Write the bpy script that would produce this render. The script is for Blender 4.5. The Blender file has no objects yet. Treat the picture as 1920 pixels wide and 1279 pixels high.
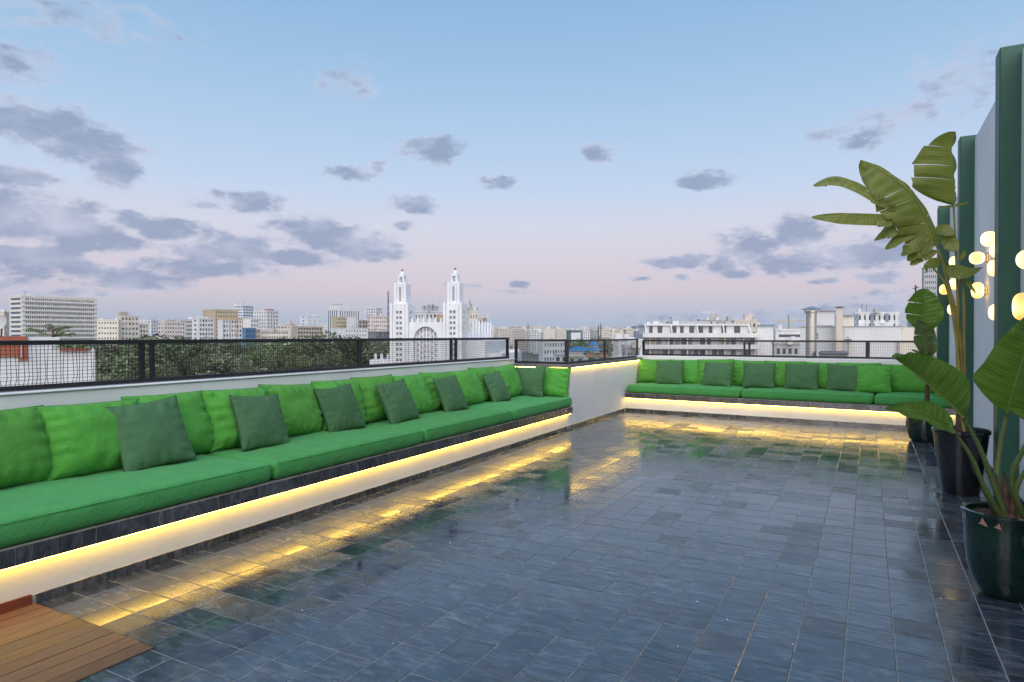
import bpy, math, random
from mathutils import Vector, Matrix, noise
R = math.radians
random.seed(11)
SC = bpy.context.scene
COL = SC.collection

# ------------------------------------------------------------------ camera
EYE = 1.42                      # lens height above the terrace floor, metres
TH, PH, FPX = R(28.61), R(0.48), 1225.0
cam = bpy.data.cameras.new('camera')
cam.lens = FPX / 1920 * 36
cam.sensor_width = 36
cam.clip_start = 0.05
cam.clip_end = 20000
camo = bpy.data.objects.new('camera', cam)
camo.location = (0, 0, EYE)
camo.rotation_euler = (R(90) - PH, 0, TH)
COL.objects.link(camo)
SC.camera = camo

# ------------------------------------------------------------------ render settings
SC.view_settings.view_transform = 'Standard'
SC.view_settings.look = 'None'
SC.view_settings.exposure = 0.34
SC.view_settings.gamma = 1.0
SC.render.engine = 'CYCLES'
SC.cycles.use_denoising = True
SC.cycles.max_bounces = 6
SC.cycles.diffuse_bounces = 3
SC.cycles.glossy_bounces = 3
SC.cycles.transmission_bounces = 4
SC.cycles.transparent_max_bounces = 12
SC.cycles.sample_clamp_indirect = 4.0
SC.cycles.caustics_reflective = False
SC.cycles.caustics_refractive = False


def lin(r, g, b):
    f = lambda c: (c / 255 / 12.92) if c / 255 <= 0.04045 else ((c / 255 + 0.055) / 1.055) ** 2.4
    return (f(r), f(g), f(b), 1.0)


def ray(px, py):
    """direction in the world of a point of the photograph (1920 x 1279)"""
    a, b = (px - 960) / FPX, (py - 639.5) / FPX
    zz = math.cos(PH) - b * math.sin(PH)
    dn = b * math.cos(PH) + math.sin(PH)
    return Vector((-zz * math.sin(TH) + a * math.cos(TH), zz * math.cos(TH) + a * math.sin(TH), -dn))


# ------------------------------------------------------------------ world: dusk sky
SUN_AZ, SUN_EL = R(153), R(34)    # the bright western sky lies behind the camera
world = bpy.data.worlds.new('World')
SC.world = world
world.use_nodes = True
wn, wl = world.node_tree.nodes, world.node_tree.links
wn.clear()


def N(tree, typ, **kw):
    n = tree.nodes.new(typ)
    for k, v in kw.items():
        setattr(n, k, v)
    return n


W = world.node_tree
out = N(W, 'ShaderNodeOutputWorld')
bg = N(W, 'ShaderNodeBackground')
bg.inputs['Strength'].default_value = 1.0
tc = N(W, 'ShaderNodeTexCoord')
sep = N(W, 'ShaderNodeSeparateXYZ')
wl.new(tc.outputs['Generated'], sep.inputs[0])


def wmath(op, a, b=None, c=None, clamp=False):
    m = N(W, 'ShaderNodeMath', operation=op)
    m.use_clamp = clamp
    for i, v in enumerate((a, b, c)):
        if v is None:
            continue
        if isinstance(v, (int, float)):
            m.inputs[i].default_value = v
        else:
            wl.new(v, m.inputs[i])
    return m.outputs[0]


el = wmath('ARCSINE', sep.outputs['Z'])
az = wmath('ARCTAN2', sep.outputs['X'], sep.outputs['Y'])
# twilight gradient by height above the horizon only
ramp = N(W, 'ShaderNodeValToRGB')
wl.new(wmath('DIVIDE', el, R(90), clamp=True), ramp.inputs['Fac'])
stops = [(0.0, (163, 175, 197)), (1.2, (166, 177, 200)), (2.4, (186, 184, 201)), (3.8, (204, 190, 203)), (6.2, (210, 199, 211)),
         (9.2, (207, 208, 222)), (12.0, (191, 207, 231)), (17.0, (172, 199, 229)), (23.0, (150, 187, 222)),
         (30.0, (132, 175, 214)), (50, (112, 160, 208)), (90, (96, 146, 200))]
cr = ramp.color_ramp
while len(cr.elements) < len(stops):
    cr.elements.new(0.5)
for e, (deg, c) in zip(cr.elements, stops):
    e.position = deg / 90
    c = lin(*c)
    e.color = (c[0] * .81, c[1] * .805, c[2] * .80, 1)
# a weak physical sky on top (the western side, behind the camera, is a little brighter)
sky = N(W, 'ShaderNodeTexSky', sky_type='NISHITA')
sky.sun_disc = False
sky.sun_elevation = SUN_EL
sky.sun_rotation = SUN_AZ
skm = N(W, 'ShaderNodeVectorMath', operation='SCALE')
wl.new(sky.outputs['Color'], skm.inputs[0])
skm.inputs['Scale'].default_value = 0.008
skb = N(W, 'ShaderNodeVectorMath', operation='ADD')
wl.new(ramp.outputs['Color'], skb.inputs[0])
wl.new(skm.outputs[0], skb.inputs[1])

# clouds: (x, y, half width, half height, weight) as directions of the sky
CL = [(70, 232, 105, 42, 1), (150, 270, 90, 38, 1), (205, 305, 48, 45, 1), (240, 275, 45, 18, .8), (35, 332, 55, 20, 1),
      (30, 405, 120, 48, 1), (120, 430, 130, 40, 1), (190, 455, 90, 28, 1), (60, 490, 120, 34, 1), (140, 500, 80, 16, .9),
      (140, 400, 45, 25, .9), (30, 528, 60, 14, .7), (240, 415, 45, 22, .9), (310, 430, 90, 24, 1), (475, 382, 62, 24, 1),
      (385, 380, 48, 14, .8), (408, 358, 32, 12, .8), (430, 475, 110, 40, 1), (390, 500, 130, 24, 1), (255, 523, 95, 22, 1),
      (600, 440, 105, 42, 1), (680, 465, 90, 28, 1), (560, 485, 80, 20, 1), (665, 327, 58, 18, .9), (715, 314, 22, 12, .9),
      (808, 279, 76, 30, 1), (780, 386, 52, 20, 1), (763, 425, 28, 13, .9), (928, 339, 50, 16, .9), (973, 530, 30, 11, 1),
      (1126, 286, 32, 22, .8), (1328, 336, 62, 20, 1), (1270, 492, 85, 18, 1), (1345, 500, 50, 22, .9), (1410, 465, 75, 40, 1),
      (1490, 437, 70, 38, 1), (1470, 490, 120, 28, 1), (1630, 480, 130, 30, 1), (1700, 455, 90, 30, .9), (1380, 515, 45, 16, .8),
      (1610, 252, 55, 34, .62), (1540, 248, 50, 16, .55), (1715, 215, 50, 32, .55), (1655, 524, 60, 14, .9), (1552, 528, 34, 8, .8),
      (1560, 583, 220, 16, .65), (1330, 597, 260, 12, .5), (1700, 560, 90, 16, .6), (640, 150, 70, 34, .42), (15, 112, 60, 34, .55),
      (140, 30, 160, 40, .4), (1850, 140, 110, 60, .5), (960, 541, 60, 7, .6), (1197, 528, 22, 5, .8), (1270, 523, 22, 7, .8),
      (880, 535, 60, 8, .5), (130, 545, 90, 10, .6)]
warp = N(W, 'ShaderNodeTexNoise')
warp.inputs['Scale'].default_value = 9
warp.inputs['Detail'].default_value = 7
warp.inputs['Roughness'].default_value = 0.62
strx = N(W, 'ShaderNodeVectorMath', operation='MULTIPLY')
strx.inputs[1].default_value = (1, 1, 2.1)
wl.new(tc.outputs['Generated'], strx.inputs[0])
wl.new(strx.outputs[0], warp.inputs['Vector'])
comb = N(W, 'ShaderNodeCombineXYZ')
wl.new(az, comb.inputs[0])
wl.new(el, comb.inputs[1])
wsub = N(W, 'ShaderNodeVectorMath', operation='MULTIPLY_ADD')
wl.new(warp.outputs['Color'], wsub.inputs[0])
wsub.inputs[1].default_value = (0.07, 0.034, 0)
wsub.inputs[2].default_value = (-0.035, -0.017, 0)
wadd = N(W, 'ShaderNodeVectorMath', operation='ADD')
wl.new(comb.outputs[0], wadd.inputs[0])
wl.new(wsub.outputs[0], wadd.inputs[1])
dens = None
cl = []
for x, y, rx, ry, w in CL:
    d = ray(x, y)
    h = math.hypot(d.x, d.y)
    cl.append((math.atan2(d.x, d.y), math.atan2(d.z, h), rx / FPX * 1.06, ry / FPX * 1.06, w))
rr = random.Random(5)
for k in range(16):                    # the same kind of clouds all round, outside the frame too
    a = R(rr.uniform(30, 280))
    a = (a + math.pi) % (2 * math.pi) - math.pi
    cl.append((a, R(rr.uniform(4, 20)), rr.uniform(.05, .12), rr.uniform(.015, .035), rr.uniform(.6, 1)))
for a, e, rx, ry, w in cl:
    s = N(W, 'ShaderNodeVectorMath', operation='SUBTRACT')
    wl.new(wadd.outputs[0], s.inputs[0])
    s.inputs[1].default_value = (a, e, 0)
    m = N(W, 'ShaderNodeVectorMath', operation='MULTIPLY')
    wl.new(s.outputs[0], m.inputs[0])
    m.inputs[1].default_value = (1 / rx, 1 / ry, 0)
    q = N(W, 'ShaderNodeVectorMath', operation='DOT_PRODUCT')
    wl.new(m.outputs[0], q.inputs[0])
    wl.new(m.outputs[0], q.inputs[1])
    v = wmath('MULTIPLY_ADD', q.outputs['Value'], -w, w)
    dens = v if dens is None else wmath('MAXIMUM', dens, v)
n2 = N(W, 'ShaderNodeTexNoise')
n2.inputs['Scale'].default_value = 32
n2.inputs['Detail'].default_value = 8
n2.inputs['Roughness'].default_value = 0.6
wl.new(strx.outputs[0], n2.inputs['Vector'])
dn = wmath('ADD', dens, wmath('MULTIPLY_ADD', n2.outputs['Fac'], 2.1, -0.98))
mr = N(W, 'ShaderNodeMapRange', interpolation_type='SMOOTHSTEP')
wl.new(dn, mr.inputs['Value'])
mr.inputs['From Min'].default_value = 0.0
mr.inputs['From Max'].default_value = 0.95
cden = wmath('MULTIPLY', mr.outputs[0], 0.86)
ccol = N(W, 'ShaderNodeValToRGB')
n3 = N(W, 'ShaderNodeTexNoise')
n3.inputs['Scale'].default_value = 14
n3.inputs['Detail'].default_value = 5
wl.new(strx.outputs[0], n3.inputs['Vector'])
wl.new(wmath('MULTIPLY_ADD', mr.outputs[0], -0.42, wmath('ADD', n3.outputs['Fac'], 0.32)), ccol.inputs['Fac'])
ccol.color_ramp.elements[0].position = 0.35
ccol.color_ramp.elements[0].color = lin(130, 144, 172)
ccol.color_ramp.elements[1].position = 0.68
ccol.color_ramp.elements[1].color = lin(180, 184, 203)
mix = N(W, 'ShaderNodeMix', data_type='RGBA')
wl.new(cden, mix.inputs['Factor'])
wl.new(skb.outputs[0], mix.inputs['A'])
wl.new(ccol.outputs['Color'], mix.inputs['B'])
wl.new(mix.outputs['Result'], bg.inputs['Color'])
wl.new(bg.outputs[0], out.inputs['Surface'])
world.cycles.sampling_method = 'MANUAL'
world.cycles.sample_map_resolution = 512

# the afterglow: one broad, soft, slightly warm sun lamp from behind the camera
sl = bpy.data.lights.new('afterglow_sun', 'SUN')
sl.energy = 3.1
sl.angle = R(95)
sl.color = (1.0, 0.91, 0.83)
slo = bpy.data.objects.new('afterglow_sun', sl)
sdir = Vector((math.sin(SUN_AZ) * math.cos(SUN_EL), math.cos(SUN_AZ) * math.cos(SUN_EL), math.sin(SUN_EL)))
slo.rotation_euler = sdir.to_track_quat('Z', 'Y').to_euler()
slo.location = (0, -5, 12)
COL.objects.link(slo)


# ------------------------------------------------------------------ helpers
def link(o, parent=None):
    COL.objects.link(o)
    if parent is not None:
        o.parent = parent
    return o


def tag(o, label=None, cat=None, group=None, kind=None):
    if label:
        o['label'] = label
    if cat:
        o['category'] = cat
    if group:
        o['group'] = group
    if kind:
        o['kind'] = kind
    return o


def empty(name, loc=(0, 0, 0), rz=0.0, label=None, cat=None, group=None):
    o = bpy.data.objects.new(name, None)
    o.location = loc
    o.rotation_euler = (0, 0, rz)
    o.empty_display_size = 0.2
    link(o)
    return tag(o, label, cat, group)


class MB:
    """collects faces; build() links them as one mesh object"""
    def __init__(self):
        self.v, self.f, self.m, self.uv = [], [], [], []

    def box(self, x0, x1, y0, y1, z0, z1, mi=0):
        n = len(self.v)
        self.v += [(x0, y0, z0), (x1, y0, z0), (x1, y1, z0), (x0, y1, z0), (x0, y0, z1), (x1, y0, z1), (x1, y1, z1), (x0, y1, z1)]
        for f in ((0, 3, 2, 1), (4, 5, 6, 7), (0, 1, 5, 4), (1, 2, 6, 5), (2, 3, 7, 6), (3, 0, 4, 7)):
            self.f.append(tuple(n + i for i in f))
            self.m.append(mi)
        return self

    def poly(self, pts, mi=0):
        n = len(self.v)
        self.v += [tuple(p) for p in pts]
        self.f.append(tuple(range(n, n + len(pts))))
        self.m.append(mi)
        return self

    def bar(self, a, b, w, h=None, mi=0, up=(0, 0, 1)):
        """a straight bar of rectangular section from a to b"""
        a, b = Vector(a), Vector(b)
        h = w if h is None else h
        d = (b - a).normalized()
        u = Vector(up)
        if abs(d.dot(u)) > 0.98:
            u = Vector((1, 0, 0))
        s = d.cross(u).normalized() * (w / 2)
        t = s.cross(d).normalized() * (h / 2)
        n = len(self.v)
        for p in (a, b):
            self.v += [tuple(p + s + t), tuple(p - s + t), tuple(p - s - t), tuple(p + s - t)]
        for f in ((3, 2, 1, 0), (4, 5, 6, 7), (0, 1, 5, 4), (1, 2, 6, 5), (2, 3, 7, 6), (3, 0, 4, 7)):
            self.f.append(tuple(n + i for i in f))
            self.m.append(mi)
        return self

    def tube(self, pts, rad, n=8, closed=False, mi=0, cap=True):
        pts = [Vector(p) for p in pts]
        k = len(pts)
        rad = rad if isinstance(rad, (list, tuple)) else [rad] * k
        base = len(self.v)
        prev = None
        for i, p in enumerate(pts):
            if closed:
                d = pts[(i + 1) % k] - pts[i - 1]
            else:
                d = pts[min(i + 1, k - 1)] - pts[max(i - 1, 0)]
            d.normalize()
            if prev is None:
                ref = Vector((0, 0, 1)) if abs(d.z) < 0.9 else Vector((1, 0, 0))
                s = d.cross(ref).normalized()
            else:
                s = (prev - d * prev.dot(d)).normalized()
            prev = s
            t = d.cross(s)
            for j in range(n):
                a = 2 * math.pi * j / n
                self.v.append(tuple(p + (s * math.cos(a) + t * math.sin(a)) * rad[i]))
        for i in range(k if closed else k - 1):
            i2 = (i + 1) % k
            for j in range(n):
                j2 = (j + 1) % n
                self.f.append((base + i * n + j, base + i2 * n + j, base + i2 * n + j2, base + i * n + j2)[::-1])
                self.m.append(mi)
        if cap and not closed:
            self.f.append(tuple(base + j for j in range(n)))
            self.m.append(mi)
            self.f.append(tuple(base + (k - 1) * n + j for j in range(n))[::-1])
            self.m.append(mi)
        return self

    def lathe(self, prof, n=32, mi=0, c=(0, 0, 0)):
        base = len(self.v)
        for r, z in prof:
            for j in range(n):
                a = 2 * math.pi * j / n
                self.v.append((c[0] + r * math.cos(a), c[1] + r * math.sin(a), c[2] + z))
        for i in range(len(prof) - 1):
            for j in range(n):
                j2 = (j + 1) % n
                self.f.append((base + i * n + j, base + i * n + j2, base + (i + 1) * n + j2, base + (i + 1) * n + j))
                self.m.append(mi)
        return self

    def mesh(self, name, mats, smooth=False):
        me = bpy.data.meshes.new(name)
        me.from_pydata(self.v, [], self.f)
        for m in (mats if isinstance(mats, (list, tuple)) else [mats]):
            me.materials.append(m)
        if any(self.m):
            me.polygons.foreach_set('material_index', self.m)
        if self.uv:
            l = me.uv_layers.new(name='UVMap')
            for i, lp in enumerate(me.loops):
                l.data[i].uv = self.uv[lp.vertex_index]
        if smooth:
            me.polygons.foreach_set('use_smooth', [True] * len(me.polygons))
        me.update()
        return me

    def build(self, name, mats, parent=None, smooth=False, auto=None):
        me = self.mesh(name, mats, smooth)
        if auto is not None:
            me.polygons.foreach_set('use_smooth', [True] * len(me.polygons))
            me.set_sharp_from_angle(angle=R(auto))
        return link(bpy.data.objects.new(name, me), parent)


def inst(name, me, parent=None, loc=(0, 0, 0), rot=(0, 0, 0), scale=None):
    o = bpy.data.objects.new(name, me)
    o.location = loc
    o.rotation_euler = rot
    if scale:
        o.scale = scale
    return link(o, parent)


# ------------------------------------------------------------------ materials
def mat(name, col, rough=0.6, metal=0.0, spec=0.5, sheen=0.0):
    m = bpy.data.materials.new(name)
    m.use_nodes = True
    p = m.node_tree.nodes['Principled BSDF']
    p.inputs['Base Color'].default_value = (*col[:3], 1)
    p.inputs['Roughness'].default_value = rough
    p.inputs['Metallic'].default_value = metal
    p.inputs['Specular IOR Level'].default_value = spec
    p.inputs['Sheen Weight'].default_value = sheen
    return m


class NT:
    """short-hand for building a node material"""
    def __init__(self, m):
        self.t = m.node_tree
        self.p = self.t.nodes['Principled BSDF']

    def n(self, typ, **kw):
        return N(self.t, typ, **kw)

    def l(self, a, b):
        self.t.links.new(a, b)

    def math(self, op, a, b=None, c=None, clamp=False):
        m = self.n('ShaderNodeMath', operation=op)
        m.use_clamp = clamp
        for i, v in enumerate((a, b, c)):
            if v is None:
                continue
            if isinstance(v, (int, float)):
                m.inputs[i].default_value = v
            else:
                self.l(v, m.inputs[i])
        return m.outputs[0]

    def noise(self, vec, scale, detail=4, rough=0.55, dist=0.0):
        x = self.n('ShaderNodeTexNoise')
        x.inputs['Scale'].default_value = scale
        x.inputs['Detail'].default_value = detail
        x.inputs['Roughness'].default_value = rough
        x.inputs['Distortion'].default_value = dist
        if vec is not None:
            self.l(vec, x.inputs['Vector'])
        return x.outputs['Fac']

    def pos(self):
        return self.n('ShaderNodeNewGeometry').outputs['Position']

    def obj(self):
        return self.n('ShaderNodeTexCoord').outputs['Object']

    def scale(self, v, s):
        x = self.n('ShaderNodeVectorMath', operation='MULTIPLY')
        self.l(v, x.inputs[0])
        x.inputs[1].default_value = s
        return x.outputs[0]

    def ramp(self, fac, stops):
        r = self.n('ShaderNodeValToRGB')
        self.l(fac, r.inputs['Fac'])
        while len(r.color_ramp.elements) < len(stops):
            r.color_ramp.elements.new(0.5)
        for e, (p, c) in zip(r.color_ramp.elements, stops):
            e.position = p
            e.color = (*c[:3], 1) if isinstance(c, (tuple, list)) else (c, c, c, 1)
        return r.outputs['Color']

    def mix(self, fac, a, b, blend='MIX'):
        x = self.n('ShaderNodeMix', data_type='RGBA', blend_type=blend)
        for s, v in (('Factor', fac), ('A', a), ('B', b)):
            if isinstance(v, (int, float)):
                x.inputs[s].default_value = v if s == 'Factor' else (v, v, v, 1)
            elif isinstance(v, (tuple, list)):
                x.inputs[s].default_value = (*v[:3], 1)
            else:
                self.l(v, x.inputs[s])
        return x.outputs['Result']

    def bump(self, h, strength=0.3, dist=0.01):
        b = self.n('ShaderNodeBump')
        b.inputs['Strength'].default_value = strength
        b.inputs['Distance'].default_value = dist
        self.l(h, b.inputs['Height'])
        self.l(b.outputs[0], self.p.inputs['Normal'])


def plaster(name, col, var=0.06, scale=1.6, rough=0.75, bump=0.25, stain=0.0):
    m = mat(name, col, rough)
    t = NT(m)
    p = t.pos()
    n = t.noise(p, scale, 6, 0.6)
    lo = tuple(c * (1 - var * 1.6) for c in col[:3])
    hi = tuple(min(1, c * (1 + var * .6)) for c in col[:3])
    c = t.ramp(n, [(0.3, lo), (0.7, hi)])
    if stain:
        s = t.noise(t.scale(p, (1.2, 1.2, 0.16)), 1.4, 6, 0.7)
        c = t.mix(t.math('MULTIPLY', t.ramp(s, [(0.5, 0.0), (0.75, 1.0)]), stain), c, tuple(x * .45 for x in col[:3]))
    t.l(c, t.p.inputs['Base Color'])
    if bump:
        t.bump(t.noise(p, 55, 5, 0.6), bump, 0.004)
    return m


def emit(name, col, s):
    m = bpy.data.materials.new(name)
    m.use_nodes = True
    p = m.node_tree.nodes['Principled BSDF']
    p.inputs['Base Color'].default_value = (0.8, 0.8, 0.8, 1)
    p.inputs['Emission Color'].default_value = (*col[:3], 1)
    p.inputs['Emission Strength'].default_value = s
    return m


def fabric(name, col, weave=900, sheen=0.06, var=0.12):
    m = mat(name, col, 0.85, sheen=sheen, spec=0.25)
    t = NT(m)
    o = t.obj()
    n = t.noise(o, 7, 5, 0.6)
    rnd = t.n('ShaderNodeObjectInfo').outputs['Random']
    c = t.ramp(n, [(0.3, tuple(x * (1 - var) for x in col[:3])), (0.7, tuple(x * (1 + var) for x in col[:3]))])
    hsv = t.n('ShaderNodeHueSaturation')
    t.l(c, hsv.inputs['Color'])
    t.l(t.math('MULTIPLY_ADD', rnd, 0.2, 0.9), hsv.inputs['Value'])
    t.l(t.math('MULTIPLY_ADD', rnd, 0.012, 0.494), hsv.inputs['Hue'])
    t.l(hsv.outputs[0], t.p.inputs['Base Color'])
    cre = t.noise(t.scale(o, (1, 1, 1)), 11, 4, 0.55, 1.2)
    fine = t.noise(o, 240, 2, 0.5)
    cr2 = t.noise(t.scale(o, (1, 1, 2.6)), 24, 3, 0.55, 1.8)
    h = t.math('ADD', t.math('ADD', cre, t.math('MULTIPLY', cr2, 0.45)), t.math('MULTIPLY', fine, 0.12))
    t.bump(h, 0.6, 0.014)
    return m


M = {}
M['white'] = plaster('white_render', (0.78, 0.78, 0.78), 0.06, 1.3, stain=.10)
M['white_wall'] = plaster('white_wall_render', (0.80, 0.80, 0.81), 0.05, 0.9, stain=.08)
M['coping'] = plaster('grey_coping_stone', (0.16, 0.15, 0.14), 0.2, 6, 0.55)
M['lime'] = fabric('lime_green_cotton', (0.080, 0.300, 0.044))
M['seat'] = fabric('seat_green_canvas', (0.066, 0.305, 0.082), var=0.07)
M['dark'] = fabric('bottle_green_cotton', (0.058, 0.142, 0.060))
M['pipe_l'] = mat('lime_piping', (0.02, 0.15, 0.02), 0.8)
M['pipe_d'] = mat('dark_piping', (0.014, 0.055, 0.03), 0.8)
M['black'] = mat('black_painted_steel', (0.012, 0.012, 0.014), 0.42)
M['wire'] = mat('black_wire', (0.012, 0.012, 0.013), 0.5)
M['led'] = emit('warm_led', (1.0, 0.62, 0.10), 20)
for _m in ('led',):
    t = NT(M[_m])
    t.l(t.math('MULTIPLY_ADD', t.noise(t.pos(), 2.2, 4, 0.6), 7.0, 11.5), t.p.inputs['Emission Strength'])
M['led_top'] = emit('warm_led_ledge', (1.0, 0.62, 0.09), 22)
M['opal'] = emit('lit_opal_glass', (1.0, 0.69, 0.28), 1.12)
M['opal'].node_tree.nodes['Principled BSDF'].inputs['Base Color'].default_value = (.25, .22, .17, 1)
t = NT(M['opal'])
_l = t.n('ShaderNodeVectorMath', operation='LENGTH')
t.l(t.scale(t.obj(), (0, 10.5, 10.5)), _l.inputs[0])
_f = t.math('POWER', _l.outputs['Value'], 2.2)
t.l(t.ramp(_f, [(0.0, (1.0, .75, .35)), (0.55, (1.0, .63, .22)), (1.0, (1.0, .43, .09))]), t.p.inputs['Emission Color'])
t.l(t.math('MULTIPLY_ADD', _f, -1.4, 2.8), t.p.inputs['Emission Strength'])
M['brass'] = mat('brushed_brass', (0.55, 0.33, 0.12), 0.3, 1.0)
M['soil'] = plaster('potting_soil', (0.07, 0.035, 0.02), 0.5, 30, 0.95, 0.9)


def col_green():
    m = mat('green_column_paint', (0.014, 0.105, 0.068), 0.5)
    t = NT(m)
    n = t.noise(t.pos(), 2.2, 5, 0.6)
    t.l(t.ramp(n, [(0.3, (0.009, 0.070, 0.045)), (0.7, (0.012, 0.088, 0.057))]), t.p.inputs['Base Color'])
    t.bump(t.noise(t.pos(), 60, 4, 0.6), 0.2, 0.004)
    return m


M['column'] = col_green()


def slate(name, tint=(1, 1, 1), coat=0.0):
    """dark cleft slate; every tile differs a little in tone and polish"""
    m = mat(name, (0.05, 0.055, 0.065), 0.25)
    t = NT(m)
    p = t.pos()
    isl = t.n('ShaderNodeNewGeometry').outputs['Random Per Island']
    rnd = t.math('FRACT', t.math('ADD', t.math('MULTIPLY', t.n('ShaderNodeObjectInfo').outputs['Random'], 7.31), t.math('MULTIPLY', isl, 3.77)))
    off = t.n('ShaderNodeCombineXYZ')
    t.l(t.math('MULTIPLY', rnd, 40.0), off.inputs[0])
    t.l(t.math('MULTIPLY', rnd, 23.0), off.inputs[1])
    pv = t.n('ShaderNodeVectorMath', operation='ADD')
    t.l(p, pv.inputs[0])
    t.l(off.outputs[0], pv.inputs[1])
    v = pv.outputs[0]
    streak = t.noise(t.scale(v, (2.2, 7.0, 3)), 3.2, 8, 0.66, 0.8)
    patch = t.noise(v, 5.5, 6, 0.62, 0.6)
    fine = t.noise(v, 70, 4, 0.6)
    base = t.ramp(streak, [(0.32, (0.016, 0.021, 0.030)), (0.5, (0.038, 0.047, 0.064)), (0.66, (0.100, 0.113, 0.134))])
    tone = t.ramp(rnd, [(0.0, (0.66, 0.70, 0.76)), (0.35, (1.0, 1.0, 1.03)), (0.6, (1.05, 1.14, 1.22)), (0.82, (1.40, 1.38, 1.38)), (1.0, (0.85, 0.80, 0.78))])
    c = t.mix(1.0, t.mix(1.0, base, tone, 'MULTIPLY'), tint, 'MULTIPLY')
    # chalky worn patches and pale scuffs
    wear = t.ramp(t.noise(p, 1.9, 8, 0.68, 1.0), [(0.56, 0.0), (0.70, 1.0)])
    c = t.mix(t.math('MULTIPLY', wear, 0.40), c, (0.17, 0.18, 0.19))
    sc = t.ramp(t.noise(t.scale(p, (1, 1, 1)), 7.5, 10, 0.75, 2.4), [(0.665, 0.0), (0.70, 1.0)])
    c = t.mix(t.math('MULTIPLY', sc, 0.35), c, (0.26, 0.27, 0.28))
    br = t.ramp(t.noise(p, 2.6, 6, 0.7, 0.6), [(0.50, 0.0), (0.66, 1.0)])
    c = t.mix(t.math('MULTIPLY', br, 0.35), c, (0.070, 0.058, 0.048))
    t.l(c, t.p.inputs['Base Color'])
    dull = t.ramp(t.noise(p, 1.3, 7, 0.7, 0.8), [(0.42, 0.0), (0.62, 1.0)])
    r = t.math('ADD', t.math('MULTIPLY', patch, 0.20), t.math('MULTIPLY', t.math('POWER', rnd, 2.0), 0.20))
    r = t.math('ADD', r, t.math('ADD', t.math('MULTIPLY', wear, 0.10), t.math('MULTIPLY', dull, 0.10)))
    t.l(t.math('ADD', r, -0.035), t.p.inputs['Roughness'])
    t.p.inputs['Specular IOR Level'].default_value = 0.6
    t.p.inputs['IOR'].default_value = 1.75
    t.p.inputs['Coat Weight'].default_value = coat
    t.p.inputs['Coat Roughness'].default_value = 0.12
    h = t.math('ADD', t.math('MULTIPLY', t.noise(t.scale(v, (2.2, 7.0, 3)), 3.2, 2.5, 0.5, 0.6), 0.9), t.math('MULTIPLY', t.noise(v, 6, 2.5, 0.5, 0.5), 0.7))
    t.bump(h, 0.075, 0.010)
    return m


M['slate'] = slate('slate_tile')
M['grout'] = plaster('pale_grout', (0.34, 0.32, 0.28), 0.35, 9, 0.9, 0.4)
M['edge_tile'] = slate('slate_edge_tile', (1.25, 1.05, .85), 0.0)


def wood(name, col):
    m = mat(name, col, 0.45)
    t = NT(m)
    rnd = t.n('ShaderNodeObjectInfo').outputs['Random']
    o = t.obj()
    off = t.n('ShaderNodeCombineXYZ')
    t.l(t.math('MULTIPLY', rnd, 31.0), off.inputs[0])
    pv = t.n('ShaderNodeVectorMath', operation='ADD')
    t.l(o, pv.inputs[0])
    t.l(off.outputs[0], pv.inputs[1])
    g = t.noise(t.scale(pv.outputs[0], (26, 1.3, 26)), 2.2, 7, 0.65, 0.4)
    b = t.noise(pv.outputs[0], 3.0, 4, 0.6)
    c = t.ramp(g, [(0.25, tuple(x * .55 for x in col)), (0.5, col), (0.75, tuple(x * 1.45 for x in col))])
    tone = t.ramp(rnd, [(0, (0.72, 0.70, 0.70)), (0.5, (1, 1, 1)), (1, (1.2, 1.1, 1.0))])
    c = t.mix(1.0, c, tone, 'MULTIPLY')
    grey = t.ramp(b, [(0.5, 0.0), (0.8, 0.5)])
    c = t.mix(grey, c, (0.15, 0.12, 0.105))
    t.l(c, t.p.inputs['Base Color'])
    t.l(t.math('MULTIPLY_ADD', b, 0.3, 0.3), t.p.inputs['Roughness'])
    t.bump(g, 0.25, 0.003)
    return m


M['deck'] = wood('weathered_hardwood', (0.155, 0.078, 0.044))
M['deck_dark'] = wood('red_hardwood', (0.17, 0.045, 0.022))


def glaze(name, col, rough=0.12):
    m = mat(name, col, rough)
    t = NT(m)
    o = t.obj()
    n = t.noise(o, 6, 6, 0.65)
    t.l(t.ramp(n, [(0.3, tuple(c * .5 for c in col)), (0.7, tuple(c * 1.5 for c in col))]), t.p.inputs['Base Color'])
    sp = t.ramp(t.noise(o, 140, 2, 0.5), [(0.62, 0.0), (0.72, 1.0)])
    t.l(t.math('ADD', t.math('MULTIPLY', sp, 0.25), t.math('MULTIPLY_ADD', n, 0.08, rough * .4)), t.p.inputs['Roughness'])
    t.bump(t.noise(t.scale(o, (1, 1, 2)), 6, 2, 0.5), 0.05, 0.01)
    t.p.inputs['Coat Weight'].default_value = 0.4
    return m


M['pot_green'] = glaze('green_glaze', (0.0035, 0.018, 0.011))
M['pot_black'] = glaze('black_glaze', (0.008, 0.008, 0.010), 0.16)
M['terracotta'] = plaster('bare_clay', (0.40, 0.24, 0.17), 0.25, 60, 0.9)


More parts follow.
